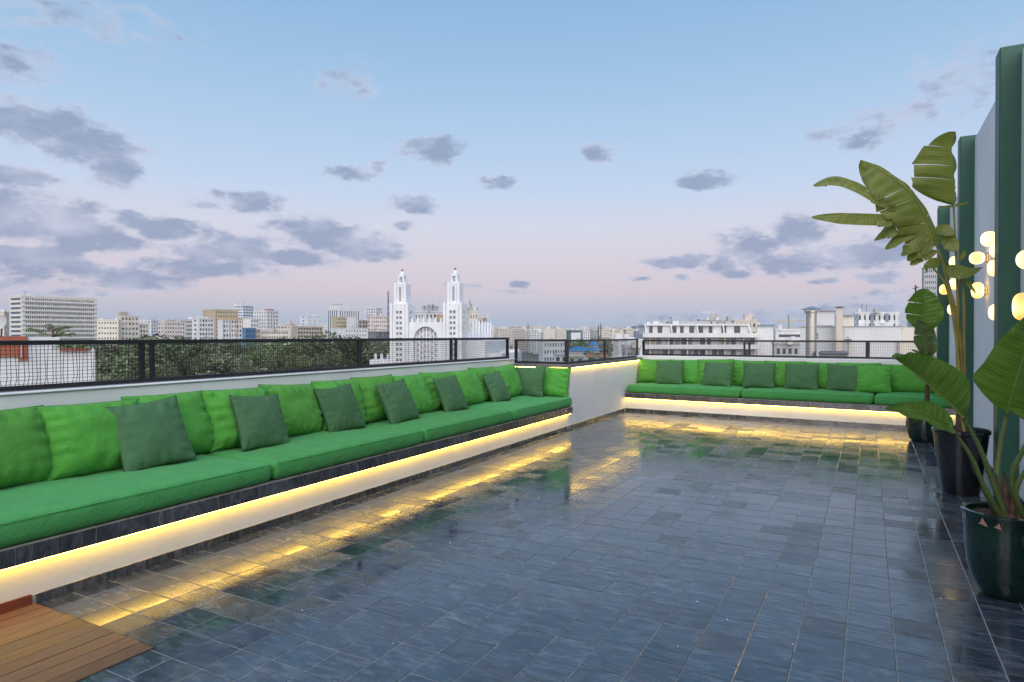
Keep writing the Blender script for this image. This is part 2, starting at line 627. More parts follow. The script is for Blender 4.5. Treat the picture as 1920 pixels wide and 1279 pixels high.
def leafmat(name, a, b, brown=0.0):
    m = mat(name, a, 0.36)
    t = NT(m)
    uv = t.n('ShaderNodeTexCoord').outputs['UV']
    sepn = t.n('ShaderNodeSeparateXYZ')
    t.l(uv, sepn.inputs[0])
    o = t.obj()
    nz = t.noise(o, 5, 5, 0.6)
    wob = t.math('MULTIPLY_ADD', t.noise(o, 18, 2, 0.5), 0.016, sepn.outputs[0])
    rib = t.math('SINE', t.math('MULTIPLY', wob, 2 * math.pi * 46))
    rib2 = t.math('SINE', t.math('MULTIPLY', sepn.outputs[0], 2 * math.pi * 171))
    c = t.ramp(nz, [(0.3, a), (0.7, b)])
    c = t.mix(t.math('MULTIPLY_ADD', rib, 0.10, 0.12), c, tuple(x * 1.7 for x in b))
    if brown:
        e = t.math('ADD', sepn.outputs[1], t.math('MULTIPLY', t.noise(o, 9, 5, 0.7), 0.9))
        f = t.ramp(e, [(1.42, 0.0), (1.56, 1.0)]) if False else t.math('MULTIPLY', t.ramp(t.math('MULTIPLY', e, 0.5), [(0.71, 0.0), (0.80, 1.0)]), brown)
        c = t.mix(f, c, (0.20, 0.075, 0.02))
    t.l(c, t.p.inputs['Base Color'])
    t.l(t.math('MULTIPLY_ADD', nz, 0.2, 0.26), t.p.inputs['Roughness'])
    t.bump(t.math('ADD', t.math('MULTIPLY', rib, 0.5), t.math('MULTIPLY', rib2, 0.15)), 0.30, 0.004)
    tr = t.n('ShaderNodeBsdfTranslucent')
    t.l(t.mix(1.0, c, (1.5, 1.5, 0.7), 'MULTIPLY'), tr.inputs['Color'])
    ms = t.n('ShaderNodeMixShader')
    ms.inputs[0].default_value = 0.36
    t.l(t.p.outputs[0], ms.inputs[1])
    t.l(tr.outputs[0], ms.inputs[2])
    t.l(ms.outputs[0], t.t.nodes['Material Output'].inputs['Surface'])
    return m


M['leaf'] = leafmat('broad_leaf', (0.066, 0.140, 0.018), (0.120, 0.215, 0.032))
M['leaf_old'] = leafmat('torn_leaf', (0.125, 0.155, 0.028), (0.21, 0.235, 0.048), 0.9)
M['leaf_grey'] = leafmat('dusty_leaf', (0.085, 0.130, 0.050), (0.13, 0.18, 0.075), 0.3)
M['stem'] = plaster('green_petiole', (0.085, 0.135, 0.030), 0.2, 9, 0.45, 0.1)
M['stem_y'] = plaster('yellow_petiole', (0.26, 0.22, 0.045), 0.25, 6, 0.45, 0.1)
M['sheath'] = plaster('brown_leaf_sheath', (0.105, 0.050, 0.035), 0.5, 25, 0.75, 0.4)
M['rib'] = mat('leaf_midrib', (0.17, 0.21, 0.045), 0.5)


def clear_glass():
    m = bpy.data.materials.new('smoked_glass')
    m.use_nodes = True
    t = m.node_tree
    t.nodes.remove(t.nodes['Principled BSDF'])
    o = t.nodes['Material Output']
    tr = N(t, 'ShaderNodeBsdfTransparent')
    tr.inputs['Color'].default_value = (0.80, 0.81, 0.82, 1)
    gl = N(t, 'ShaderNodeBsdfGlossy')
    gl.inputs['Roughness'].default_value = 0.02
    fr = N(t, 'ShaderNodeFresnel')
    fr.inputs['IOR'].default_value = 1.35
    ms = N(t, 'ShaderNodeMixShader')
    ge = N(t, 'ShaderNodeNewGeometry')
    mu = N(t, 'ShaderNodeMath', operation='MULTIPLY')
    inv = N(t, 'ShaderNodeMath', operation='SUBTRACT')
    inv.inputs[0].default_value = 1.0
    t.links.new(ge.outputs['Backfacing'], inv.inputs[1])
    t.links.new(fr.outputs[0], mu.inputs[0])
    t.links.new(inv.outputs[0], mu.inputs[1])
    t.links.new(mu.outputs[0], ms.inputs[0])
    t.links.new(tr.outputs[0], ms.inputs[1])
    t.links.new(gl.outputs[0], ms.inputs[2])
    t.links.new(ms.outputs[0], o.inputs['Surface'])
    return m


M['glass'] = clear_glass()

# ------------------------------------------------------------------ frames of the terrace
LA, LO = 0.016, Vector((-3.87, 1.8, 0))     # left bench: local x = across (+ towards terrace), y = along
BA, BO = -0.061, Vector((-4.04, 11.86, 0))  # back bench: local x = along, y = away from camera
XW = 1.13                                   # face of the white wall on the right


def LW(s, t, z=0.0):
    c, q = math.cos(LA), math.sin(LA)
    return Vector((LO.x + t * c - s * q, LO.y + t * q + s * c, z))


def BW(s, t, z=0.0):
    c, q = math.cos(BA), math.sin(BA)
    return Vector((BO.x + s * c - t * q, BO.y + s * q + t * c, z))


S0, SJ, SE = -6.0, 7.36, 11.2     # left side: start, jog in the wall, far end
ZP, ZL = 1.04, 0.93               # parapet top, underside of the stone ledge


def project(P):
    u, v, d = P[1], P[0], EYE - P[2]
    z0 = u * math.cos(TH) - v * math.sin(TH)
    x = u * math.sin(TH) + v * math.cos(TH)
    z = z0 * math.cos(PH) + d * math.sin(PH)
    y = d * math.cos(PH) - z0 * math.sin(PH)
    if z < 0.05:
        return None
    return 960 + FPX * x / z, 639.5 + FPX * y / z, z


# ================================================================== TERRACE FLOOR
floor = MB().box(-5.4, 1.5, -5.0, 13.6, -0.30, -0.0016).build('terrace_floor', M['grout'])
tag(floor, kind='structure')
tb = MB().box(-5.3, 1.4, -4.9, 13.5, -21.5, -0.32).build('terrace_building', M['white'])
tag(tb, 'white building that carries the tiled roof terrace', 'building')
PIT, J = 0.2, 0.0034
X_0, Y_0 = -0.688, 2.0


def tile_verts(cx, cy, rx, ry, dz, hs):
    b, zt = 0.0022, 0.0
    hs2 = hs - b
    low, mid, top = [], [], []
    for sx, sy in ((-1, -1), (1, -1), (1, 1), (-1, 1)):
        low.append((cx + sx * hs, cy + sy * hs, -0.012))
        mid.append((cx + sx * hs, cy + sy * hs, zt - 0.0012 + dz + sx * hs * rx + sy * hs * ry))
        top.append((cx + sx * hs2, cy + sy * hs2, zt + dz + sx * hs2 * rx + sy * hs2 * ry))
    return low + mid + top


TF = [(0, 1, 5, 4), (1, 2, 6, 5), (2, 3, 7, 6), (3, 0, 4, 7), (4, 5, 9, 8), (5, 6, 10, 9), (6, 7, 11, 10), (7, 4, 8, 11), (8, 9, 10, 11)]
hs = (PIT - J) / 2
tmesh = bpy.data.meshes.new('tile')
tmesh.from_pydata(tile_verts(0, 0, 0, 0, 0, hs), [], TF)
tmesh.materials.append(M['slate'])
rt = random.Random(3)
tiles = []
for i in range(-17, 10):
    for j in range(-24, 51):
        cx, cy = X_0 + (i + .5) * PIT, Y_0 + (j + .5) * PIT
        if cy < 1.9 and cx < -2.80:
            continue
        if cx > XW + .02 or cy > 12.1:
            continue
        q = project((cx, cy, 0))
        area = 0
        if q and -60 < q[0] < 1980 and q[1] < 1330:
            area = 1 / q[2] ** 3
            if q[0] < 0 or q[0] > 1920 or q[1] > 1279:
                area *= .3
            if cx > .35 and cy > 3.9:
                area *= .4
        tiles.append((area, cx, cy, rt.gauss(0, .0019), rt.gauss(0, .0019), rt.gauss(0, .0003)))
tiles.sort(reverse=True)
for a, cx, cy, rx, ry, dz in tiles[:300]:
    inst('tile', tmesh, floor, (cx, cy, dz), (ry, -rx, rt.choice((0, 1, 2, 3)) * math.pi / 2))
rest = MB()
for a, cx, cy, rx, ry, dz in tiles[300:]:
    n = len(rest.v)
    rest.v += tile_verts(cx, cy, rx, ry, dz, hs)
    for f in TF:
        rest.f.append(tuple(n + k for k in f))
        rest.m.append(0)
tag(rest.build('tile_field', M['slate'], floor), kind='stuff')

rs = random.Random(17)
fleck = MB().poly([(-.006, -.002, 0), (.004, -.004, .001), (.008, .003, 0), (-.002, .004, .002)]).mesh('paper_fleck', M['white'])
for q in range(34):
    x_, y_ = rs.uniform(-2.6, .9), 1.6 + 7 * rs.random() ** 1.6
    inst('paper_fleck', fleck, floor, (x_, y_, .0032), (0, 0, rs.uniform(0, 6)), (rs.uniform(.5, 1.5), rs.uniform(.4, 1.2), 1))
# wooden deck set into the near left corner
dk = empty('wooden_deck', (-3.36, -1.0, 0), 0, 'brown hardwood deck of narrow boards in the near corner beside the bench', 'deck')
pw = 1.035 / 10
pm = MB().box(-pw / 2 + .0022, pw / 2 - .0022, -2.9, 2.9, -.02, .006).mesh('plank', M['deck'])
for k in range(10):
    inst('plank', pm, dk, (-.515 + pw * (k + .5), -.085 + random.gauss(0, .0015), random.gauss(0, .0006)))
MB().box(-.512, .522, 2.818, 2.824, -.02, .003).build('end_strip', M['black'], dk)
sk = MB().box(.0, .016, -4.5, -.005, .006, .058).build('skirting_board', M['deck_dark'], dk)
sk.matrix_parent_inverse = Matrix.Translation((3.36, 1.0, 0))
sk.location = LO
sk.rotation_euler = (0, 0, LA)


# ================================================================== BENCHES AND WALLS
def row(parent, name, me, n0, n1, step, fn, gap=0):
    for k in range(n0, n1):
        inst(name, me, parent, fn(k * step))


def bevel_box(x0, x1, y0, y1, z0, z1, mats, name, parent, w=0.008, seg=2):
    o = MB().box(x0, x1, y0, y1, z0, z1).build(name, mats, parent)
    m = o.modifiers.new('soft_edge', 'BEVEL')
    m.width = w
    m.segments = seg
    m.limit_method = 'ANGLE'
    return o


# --- left bench
lb = empty('built_in_bench', LO, LA, 'long white masonry bench with dark tiled edge and glowing strip under the left railing', 'bench')
bevel_box(-.945, 0, S0, SJ, 0, .2445, M['white'], 'base', lb)
MB().box(-.946, .0672, S0, SJ - .062, .2475, .345).build('slab', M['grout'], lb)
MB().box(.030, .046, S0, SJ - .07, .2375, .2455).build('light_strip', M['led'], lb)
et = MB().box(-.0065, .0065, -.0975, .0975, -.046, .046).mesh('edge_tile', M['edge_tile'])
nE = int((SJ - .062 + 1.4) / .2)
for k in range(nE):
    inst('edge_tile', et, lb, (.0640, SJ - .164 - k * .2, .2945), (random.gauss(0, .003), random.gauss(0, .004), random.gauss(0, .003)))
en = MB().box(-.0975, .0975, -.006, .006, -.046, .046).mesh('edge_tile', M['edge_tile'])
inst('edge_tile', en, lb, (-.04, SJ - .0555, .2945))
skm_ = MB().box(-.0065, .0065, -.0975, .0975, -.026, .025).mesh('skirting_tile', M['edge_tile'])
MB().box(.0, .0112, .0, SJ, .0, .0515).build('skirting_grout', M['grout'], lb)
for k in range(int(SJ / .2)):
    inst('skirting_tile', skm_, lb, (.0075, .115 + k * .2, .026), (0, random.gauss(0, .01), random.gauss(0, .004)))

# --- left parapet
lp = empty('parapet_wall', LO, LA, 'low white parapet wall behind the long left bench, carrying the mesh railing', 'wall')
bevel_box(-1.17, -.95, S0, SJ, 0, ZP, M['white'], 'wall', lp, .012)
bevel_box(-1.185, -.932, S0, SJ - .004, ZP + .0005, ZP + .012, M['white'], 'cap', lp, .005)

# --- wall with stone ledge that steps forward at the end of the left bench
lw = empty('ledge_wall', LO, LA, 'plain white wall with grey stone ledge glowing yellow between the two benches', 'wall')
bevel_box(-.22, 0, SJ, SE + .3, 0, ZL, M['white'], 'wall', lw, .01)
MB().box(-1.17, -.2205, SJ, SJ + .22, 0, ZL).build('return_wall', M['white'], lw)
bevel_box(-.2495, .045, SJ - .045, SE + .1, ZL + .001, ZL + .046, M['coping'], 'coping_stone', lw, .004)
bevel_box(-1.0, -.2505, SJ - .045, SJ + .25, ZL + .001, ZL + .046, M['coping'], 'coping_stone', lw, .004)
MB().box(.022, .032, SJ, SE + .05, ZL - .008, ZL - .0005).build('light_strip', M['led_top'], lw)
MB().box(-.94, .02, SJ - .032, SJ - .022, ZL - .008, ZL - .0005).build('light_strip', M['led_top'], lw)
MB().box(.0, .0112, SJ, 10.05, .0, .0515).build('skirting_grout', M['grout'], lw)
for k in range(int((10.05 - SJ) / .2)):
    inst('skirting_tile', skm_, lw, (.0075, SJ + .1 + k * .2, .026), (0, random.gauss(0, .01), 0))

# --- back bench
bb = empty('built_in_bench', BO, BA, 'white masonry bench with dark tiled edge and glowing strip at the far end', 'bench')
BL = 5.19
bevel_box(0, BL, 0, .995, 0, .2445, M['white'], 'base', bb)
MB().box(0.03, BL, -.0672, .994, .2475, .345).build('slab', M['grout'], bb)
MB().box(.03, BL - .02, -.046, -.030, .2375, .2455).build('light_strip', M['led'], bb)
eb = MB().box(-.0975, .0975, -.0065, .0065, -.046, .046).mesh('edge_tile', M['edge_tile'])
sb_ = MB().box(-.0975, .0975, -.0065, .0065, -.026, .025).mesh('skirting_tile', M['edge_tile'])
MB().box(.0, BL, -.0112, .0, .0, .0515).build('skirting_grout', M['grout'], bb)
for k in range(25):
    inst('edge_tile', eb, bb, (.13 + k * .2, -.0640, .2945), (random.gauss(0, .003), 0, random.gauss(0, .003)))
    inst('skirting_tile', sb_, bb, (.13 + k * .2, -.0075, .026))

bp = empty('parapet_wall', BO, BA, 'low white parapet wall behind the far bench below the skyline', 'wall')
bevel_box(-.20, BL + .05, 1.0, 1.2, 0, 1.015, M['white'], 'wall', bp, .012)

# --- tall wall with green columns on the right
rw = empty('tall_wall', (XW, 5.0, 0), 0, 'tall white wall with dark green columns and glowing lamps along the right side', 'wall')
bevel_box(0, .28, -10, 4.85, 0, 3.83, M['white_wall'], 'wall', rw, .01)
bevel_box(0, .28, 4.851, 7.72, 0, 3.47, M['white_wall'], 'wall', rw, .01)
for y0, zt in ((6.93, 3.89), (9.71, 3.87), (12.49, 3.49)):
    bevel_box(-.152, .30, y0 - 5, y0 - 5 + .225, 0, zt, M['column'], 'column', rw, .014, 3)
for y0, y1 in ((-10, 1.92), (2.17, 4.70), (4.95, 6.6)):
    MB().box(-.013, 0, y0, y1, 0, .062).build('skirting', M['edge_tile'], rw)


# ================================================================== RAILINGS
def railing(loc, rz, L, z0, z1, posts, label, infill='wire', bends=(), start=0.0, ends=()):
    r = empty('railing', loc, rz, label, 'railing')
    bevel_box(start, L, -.02, .02, z1 - .032, z1, M['black'], 'top_rail', r, .003)
    bevel_box(start, L, -.018, .018, z0, z0 + .032, M['black'], 'bottom_rail', r, .003)
    for x, w in posts:
        tl = random.gauss(0, .004)
        MB().bar((x, 0, z0 + .0325), (x + tl, 0, z1 - .0325), w, .03, up=(0, 1, 0)).build('post', M['black'], r)
    if infill == 'wire':
        rw_ = random.Random(len(posts))
        mb = MB()
        x = start + .012
        g = .0255
        za, zb = z0 + .028, z1 - .028
        while x < L:
            kink = 0
            for a, b in bends:
                if a < x < b:
                    kink = rw_.uniform(-.013, .013)
            x0 = x + rw_.gauss(0, .0008)
            x1 = x + rw_.gauss(0, .0008)
            if kink:
                zk = za + (zb - za) * rw_.uniform(.12, .22)
                mb.bar((x0, .019, za), (x0 + kink, .019, zk), .0028, up=(0, 1, 0))
                mb.bar((x0 + kink, .019, zk), (x1, .019, zb), .0028, up=(0, 1, 0))
            else:
                mb.bar((x0, .019, za), (x1, .019, zb), .0028, up=(0, 1, 0))
            x += g
        z = za + .01
        nseg = max(2, int((L - start) / .9))
        while z < zb:
            zs = [z + rw_.gauss(0, .0015) for _ in range(nseg + 1)]
            for k in range(nseg):
                xa, xb = start + (L - start) * k / nseg, start + (L - start) * (k + 1) / nseg
                mb.bar((xa, .0165, zs[k]), (xb, .0165, zs[k + 1]), .0028, up=(0, 1, 0))
            z += g
        tag(mb.build('wire_mesh', M['wire'], r), kind='stuff')
        bolt = MB().lathe([(0, .006), (.006, .004), (.008, 0)], 8).mesh('bolt', M['black'])
        for k in range(int((L - start) / .45)):
            inst('bolt', bolt, r, (start + .25 + k * .45, -.0185, z1 - .016), (R(90), 0, 0))
    else:
        xs = [start] + [p[0] for p in posts if start + .1 < p[0] < L - .1] + [L]
        for a, b in zip(xs[:-1], xs[1:]):
            MB().box(a + .012, b - .012, -.004, .004, z0 + .0325, z1 - .0325).build('pane', M['glass'], r)
    return r


p0 = LW(-3.0, -1.05)
railing(p0, LA + R(90), SJ + 3.0 - .03, ZP + .016, 1.388,
        [(.6, .04), (2.2, .04), (4.285, .036), (4.372, .03), (6.79, .034), (8.66, .034), (8.78, .034), (SJ + 2.94, .05)],
        'long black wire mesh railing on the white parapet behind the left bench', bends=[(3.35, 3.95)])
p1 = LW(SJ + .10, -1.0)
railing(p1, LA, .92, ZL + .05, 1.362, [(.02, .045), (.90, .05)],
        'short black framed smoked glass railing where the wall steps forward', 'glass')
p2 = LW(SJ + .10, -.10)
railing(p2, LA + R(90), 3.72, ZL + .05, 1.355, [(.03, .05), (1.72, .03), (3.69, .05)],
        'black framed smoked glass railing on the stone ledge in the far corner', 'glass')
p3 = BW(-.06, 1.10)
railing(p3, BA, 5.2, 1.022, 1.335, [(.02, .05), (2.0, .035), (2.09, .035), (4.03, .062)],
        'black wire mesh railing above the far bench')


# ================================================================== CUSHIONS AND PILLOWS
def pillow(loc, rz, w, h, t, lean, roll, mt, mp, label, cat, group, seed, n=34):
    rs = random.Random(seed)
    sx, sy, sz = rs.uniform(0, 50), rs.uniform(0, 50), rs.uniform(0, 50)
    c1, c2 = (rs.uniform(.02, .05), rs.uniform(.015, .045)) if cat == 'cushion' else (rs.uniform(.05, .08), rs.uniform(.05, .08))
    mb = MB()
    idx = {}
    k1, k2 = rs.uniform(16, 22), rs.uniform(16, 22)

    def pt(i, j, side):
        u = math.sin(math.pi / 2 * (2 * i / n - 1))
        v = math.sin(math.pi / 2 * (2 * j / n - 1))
        x = w / 2 * u * (1 - c1 * (1 - v * v))
        z = h / 2 * v * (1 - c2 * (1 - u * u))
        f = max(0, (1 - abs(u) ** 3) * (1 - abs(v) ** 3)) ** .48 if cat == 'cushion' else max(0, (1 - u * u) * (1 - v * v)) ** 0.42
        sag = 1 - 0.16 * v                                  # fuller towards the bottom
        nz = noise.noise((u * 1.6 + sx, v * 1.6 + sy, side * 3 + sz))
        th = t / 2 * f * sag * (1 + .16 * nz)
        eu, ev = abs(u), abs(v)
        gather = 0
        ed = max(eu, ev)
        if ed < .999:
            a = ((ed - .25) / .75) if ed > .25 else 0
            q = v * k1 + 2.2 * noise.noise((v * 3, sx, side)) if eu > ev else u * k2 + 2.2 * noise.noise((u * 3, sy, side))
            gather = (.034 if cat == 'cushion' else .018) * a * a * (1 - ed ** 10) * math.sin(q) * (.5 + noise.noise((u * 2 + sz, v * 2, side * 5 + 9)))
        cre = (.012 if cat == 'cushion' else .007) * f * noise.noise((u * 4 + v * 2 + sx, v * 3 - u + sy, side + 20))
        return (x, side * (th + gather + cre), z + h / 2)

    for side in (-1, 1):
        for i in range(n + 1):
            for j in range(n + 1):
                if i in (0, n) or j in (0, n):
                    key = (i, j, 0)
                else:
                    key = (i, j, side)
                if key not in idx:
                    idx[key] = len(mb.v)
                    mb.v.append(pt(i, j, side))
        for i in range(n):
            for j in range(n):
                q = []
                for a, b in ((i, j), (i + 1, j), (i + 1, j + 1), (i, j + 1)):
                    q.append(idx[(a, b, 0 if (a in (0, n) or b in (0, n)) else side)])
                mb.f.append(tuple(q if side < 0 else q[::-1]))
                mb.m.append(0)
    o = mb.build('back_cushion' if cat == 'cushion' else 'scatter_pillow', mt, None, smooth=True)
    o.location = loc
    o.rotation_euler = (-lean, roll, rz)
    tag(o, label, cat, group)
    ring = [(i, 0) for i in range(n)] + [(n, j) for j in range(n)] + [(i, n) for i in range(n, 0, -1)] + [(0, j) for j in range(n, 0, -1)]
    pp = MB().tube([pt(i, j, -1) for i, j in ring], .0042, 6, closed=True)
    pp.build('piping', mp, o, smooth=True)
    return o


def seat_cushion(loc, rz, L, D, T, label, seed, nx=64, ny=24):
    """box cushion: x along 0..L, y depth 0..D (y=0 is the front), z 0..T, soft edges and a low crown"""
    rs = random.Random(seed)
    sx = rs.uniform(0, 90)
    r = .05
    mb = MB()
    hx, hy, hz = L / 2, D / 2, T / 2
    nz_ = 6
    ids = {}

    def put(i, j, k):
        key = (i, j, k)
        if key in ids:
            return ids[key]
        def ease(a, n):
            q = 2 * a / n - 1
            return math.copysign(1 - (1 - abs(q)) ** 1.7, q) if n > 6 else q
        p = Vector((hx * ease(i, nx), hy * ease(j, ny), hz * (2 * k / nz_ - 1)))
        c = Vector((max(-hx + r, min(hx - r, p.x)), max(-hy + r, min(hy - r, p.y)), max(-hz + r, min(hz - r, p.z))))
        d = p - c
        if d.length > 1e-9:
            p = c + d.normalized() * r
        u, v = p.x / hx, p.y / hy
        if p.z > 0:
            f = (1 - u ** 4) * (1 - v ** 4)
            p.z += .016 * f + .016 * f * noise.noise((p.x * 2.2 + sx, p.y * 3, 1)) + .006 * noise.noise((p.x * 9 + sx, p.y * 5, 4))
        p.y += .005 * noise.noise((p.x * 3 + sx, 5, p.z * 4)) + .0028 * noise.noise((p.x * 12 + sx, 3, p.z * 9))
        ids[key] = len(mb.v)
        mb.v.append((p.x + hx, p.y + hy, max(p.z, -hz) + hz))
        return ids[key]

    def face(a, b, c, d):
        mb.f.append((put(*a), put(*b), put(*c), put(*d)))
        mb.m.append(0)
    for i in range(nx):
        for j in range(ny):
            face((i, j, nz_), (i + 1, j, nz_), (i + 1, j + 1, nz_), (i, j + 1, nz_))
            face((i, j + 1, 0), (i + 1, j + 1, 0), (i + 1, j, 0), (i, j, 0))
        for k in range(nz_):
            face((i, 0, k), (i + 1, 0, k), (i + 1, 0, k + 1), (i, 0, k + 1))
            face((i + 1, ny, k), (i, ny, k), (i, ny, k + 1), (i + 1, ny, k + 1))
    for j in range(ny):
        for k in range(nz_):
            face((nx, j, k), (nx, j + 1, k), (nx, j + 1, k + 1), (nx, j, k + 1))
            face((0, j + 1, k), (0, j, k), (0, j, k + 1), (0, j + 1, k + 1))
    o = mb.build('seat_cushion', M['seat'], None, smooth=True)
    o.location = loc
    o.rotation_euler = (0, 0, rz)
    tag(o, label, 'cushion', 'green seat cushions on the benches')
    zz = T - .004
    pts = [(r * .5 + (L - r) * q / 40, .003, zz - .012) for q in range(41)]
    MB().tube(pts, .0026, 6).build('piping', M['seat'], o, smooth=True)
    return o


ZS = .3465
names = ['long green seat cushion at the near end of the left bench',
         'long green seat cushion on the left bench, second from the near end',
         'long green seat cushion on the left bench, third from the near end',
         'green seat cushion at the far end of the left bench beside the glowing wall']
for k, (a, b) in enumerate(((-2.2, 1.57), (1.57, 3.47), (3.47, 5.37), (5.37, SJ - .055))):
    # local x runs back along the bench so that y points at the wall
    p = LW(a + .004, .072, ZS)
    o = seat_cushion(p, 0, b - a - .008, .985, .145, names[k], k, nx=int(34 * (b - a)))
    o.rotation_euler = (0, 0, LA + R(90))
names = ['green seat cushion with rounded corner at the left end of the far bench', 'long green seat cushion in the middle of the far bench',
         'green seat cushion at the right end of the far bench behind the plants']
for k, (a, b) in enumerate(((.05, 2.127), (2.127, 4.125), (4.125, 5.17))):
    seat_cushion(BW(a + .004, -.06, ZS), BA, b - a - .008, 1.02, .145, names[k], 20 + k)

ZT = .497
ordn = ['first', 'second', 'third', 'fourth', 'fifth', 'sixth', 'seventh', 'eighth', 'ninth', 'tenth', 'eleventh', 'twelfth', 'thirteenth']
edges = [-.15, .47, 1.04, 1.63, 2.23, 2.83, 3.44, 4.04, 4.65, 5.25, 5.84, 6.42, 7.0]
rp = random.Random(8)
GL = 'lime green back cushions on the left bench'
for k in range(-1, 12):
    c = -.42 if k < 0 else (edges[k] + edges[k + 1]) / 2
    alt = .014 if k % 2 else -.012
    pillow(LW(c, -.685 + alt, ZT - .008), LA + R(90) + rp.gauss(0, R(1.6)), .67, .495 + rp.gauss(0, .008), .27, R(17) + rp.gauss(0, R(1.5)),
           rp.gauss(0, R(1.0)), M['lime'], M['pipe_l'],
           'lime green back cushion on the left bench, %s from the near end' % ordn[k + 1], 'cushion', GL, 100 + k)
pillow(LW(SJ - .17, -.27, ZT - .008), LA, .60, .46, .19, R(15), R(1), M['lime'], M['pipe_l'],
       'lime green cushion standing against the glowing end wall of the left bench', 'cushion', GL, 130)
D = [(1.06, -.47, -6, -5, .50), (1.95, -.43, -4, 3, .47), (3.00, -.50, -4, -3, .47), (3.79, -.40, -2, -6, .47), (4.87, -.44, -3, -3, .46), (6.08, -.47, -2, -4, .45)]
lab = ['large dark green scatter pillow nearest on the left bench', 'dark green scatter pillow on the left bench, second from the near end',
       'dark green scatter pillow on the left bench, third from the near end', 'tilted dark green scatter pillow on the left bench, fourth from the near end',
       'dark green scatter pillow on the left bench, fifth from the near end', 'dark green scatter pillow on the left bench, sixth from the near end']
GD = 'dark green scatter pillows on the benches'
for k, (s, t, yaw, roll, w) in enumerate(D):
    pillow(LW(s, t, ZT - .004), LA + R(90 + yaw), w, w, .15, R(24), R(roll), M['dark'], M['pipe_d'], lab[k], 'pillow', GD, 200 + k)
pillow(LW(SJ - .40, -.52, ZT - .004), LA + R(4), .49, .47, .15, R(17), R(-1), M['dark'], M['pipe_d'],
       'dark green scatter pillow in the far corner of the left bench below the smoked glass', 'pillow', GD, 230)
# far bench
GB = 'lime green back cushions on the far bench'
bl = [.30, .93, 1.50, 2.10, 2.70, 3.33, 3.86]
for k, s in enumerate(bl):
    pillow(BW(s, .73 + (.03 if k % 2 else -.02), ZT - .008), BA + rp.gauss(0, R(2)), .66, .49 + rp.gauss(0, .01), .2, R(15), rp.gauss(0, R(1)),
           M['lime'], M['pipe_l'], 'lime green back cushion on the far bench, %s from the left' % ordn[k], 'cushion', GB, 300 + k)
pillow(BW(4.56, .74, ZT - .008), BA - R(2), .92, .47, .22, R(15), R(0), M['lime'], M['pipe_l'],
       'wide lime green back cushion on the far bench behind the broad leaf', 'cushion', GB, 320)
pillow(BW(4.10, .42, ZT - .005), BA + R(3), .50, .46, .17, R(18), R(0), M['lime'], M['pipe_l'],
       'lime green square cushion in front of the wide one on the far bench', 'cushion', GB, 321)
for k, (s, y) in enumerate(((4.98, .30), (4.97, .72))):
    pillow(BW(s, y, ZT - .008), BA - R(90), .50, .44, .18, R(18), R(0), M['lime'], M['pipe_l'],
           ('lime green cushion leaning on the tall wall, nearer one' if k == 0 else 'lime green cushion leaning on the tall wall, in the far corner'), 'cushion', GB, 330 + k)
for k, s in enumerate((.70, 1.58, 2.32, 3.01, 3.66)):
    pillow(BW(s, .44, ZT - .004), BA + rp.gauss(0, R(3)), .54, .47, .16, R(20), rp.gauss(0, R(1.5)), M['dark'], M['pipe_d'],
           'dark green scatter pillow on the far bench, %s from the left' % ordn[k], 'pillow', GD, 340 + k)

# ================================================================== WALL LAMPS
LAMPS = [(6.09, 1.985, .105, .085, 'round glowing wall lamp at the photo edge in front of the first green column'),
         (6.20, 1.640, .110, .125, 'tall oval glowing wall lamp nearest the camera beside the big leaf'),
         (7.245, 2.19, .05, .100, 'glowing wall lamp half hidden behind the nearest green column, upper one'),
         (7.42, 1.635, .085, .090, 'glowing wall lamp half hidden behind the nearest green column, lower one'),
         (7.63, 2.060, .080, .092, 'glowing wall lamp just below the uppermost one on the white bay'),
         (7.86, 2.365, .080, .088, 'uppermost glowing wall lamp on the white bay between two green columns'),
         (8.66, 2.262, .112, .080, 'wide egg shaped glowing wall lamp beside the second green column'),
         (8.72, 1.915, .095, .105, 'glowing wall lamp behind the small drooping leaf, beside second green column'),
         (10.60, 2.120, .085, .090, 'glowing wall lamp behind the yellow stems, middle height'),
         (10.88, 2.44, .085, .090, 'glowing wall lamp behind the torn leaf base'),
         (11.05, 1.790, .085, .095, 'low glowing wall lamp left of the yellow stems'),
         (12.20, 2.140, .120, .090, 'round glowing wall lamp in front of the farthest green column')]
for k, (y, z, ry, rz_, label) in enumerate(LAMPS):
    ry, rz_ = ry * .80, rz_ * .84
    root = empty('wall_lamp', (XW, y, z), 0, label, 'lamp', 'pebble shaped wall lamps on the tall wall')
    MB().lathe([(0, .012), (.055, .012), (.06, .008), (.06, 0)], 24).build('back_plate', M['brass'], root, auto=40).rotation_euler = (0, R(-90), 0)
    rs = random.Random(k)
    mb = MB()
    nu, nv = 24, 14
    ex = rs.uniform(.72, .95)
    th = rs.uniform(.055, .075)

    def sp(a, e):
        return math.copysign(abs(a) ** e, a)
    for i in range(nv + 1):
        la = -math.pi / 2 + math.pi * i / nv
        for j in range(nu):
            lo = 2 * math.pi * j / nu
            x = th * sp(math.sin(la), ex)
            yy = ry * sp(math.cos(la), ex) * sp(math.cos(lo), ex)
            zz = rz_ * sp(math.cos(la), ex) * sp(math.sin(lo), ex)
            mb.v.append((x, yy * (1 + .06 * noise.noise((lo, k, 0))), zz))
    for i in range(nv):
        for j in range(nu):
            j2 = (j + 1) % nu
            mb.f.append((i * nu + j, i * nu + j2, (i + 1) * nu + j2, (i + 1) * nu + j))
            mb.m.append(0)
    g = mb.build('glass_shade', M['opal'], root, smooth=True)
    g.location = (-.025 - th, 0, 0)
    g.rotation_euler = (rs.uniform(-.3, .3), 0, rs.uniform(-.25, .1))
    MB().tube([(-.012, 0, 0), (-.04, 0, 0)], .016, 12).build('neck', M['brass'], root)


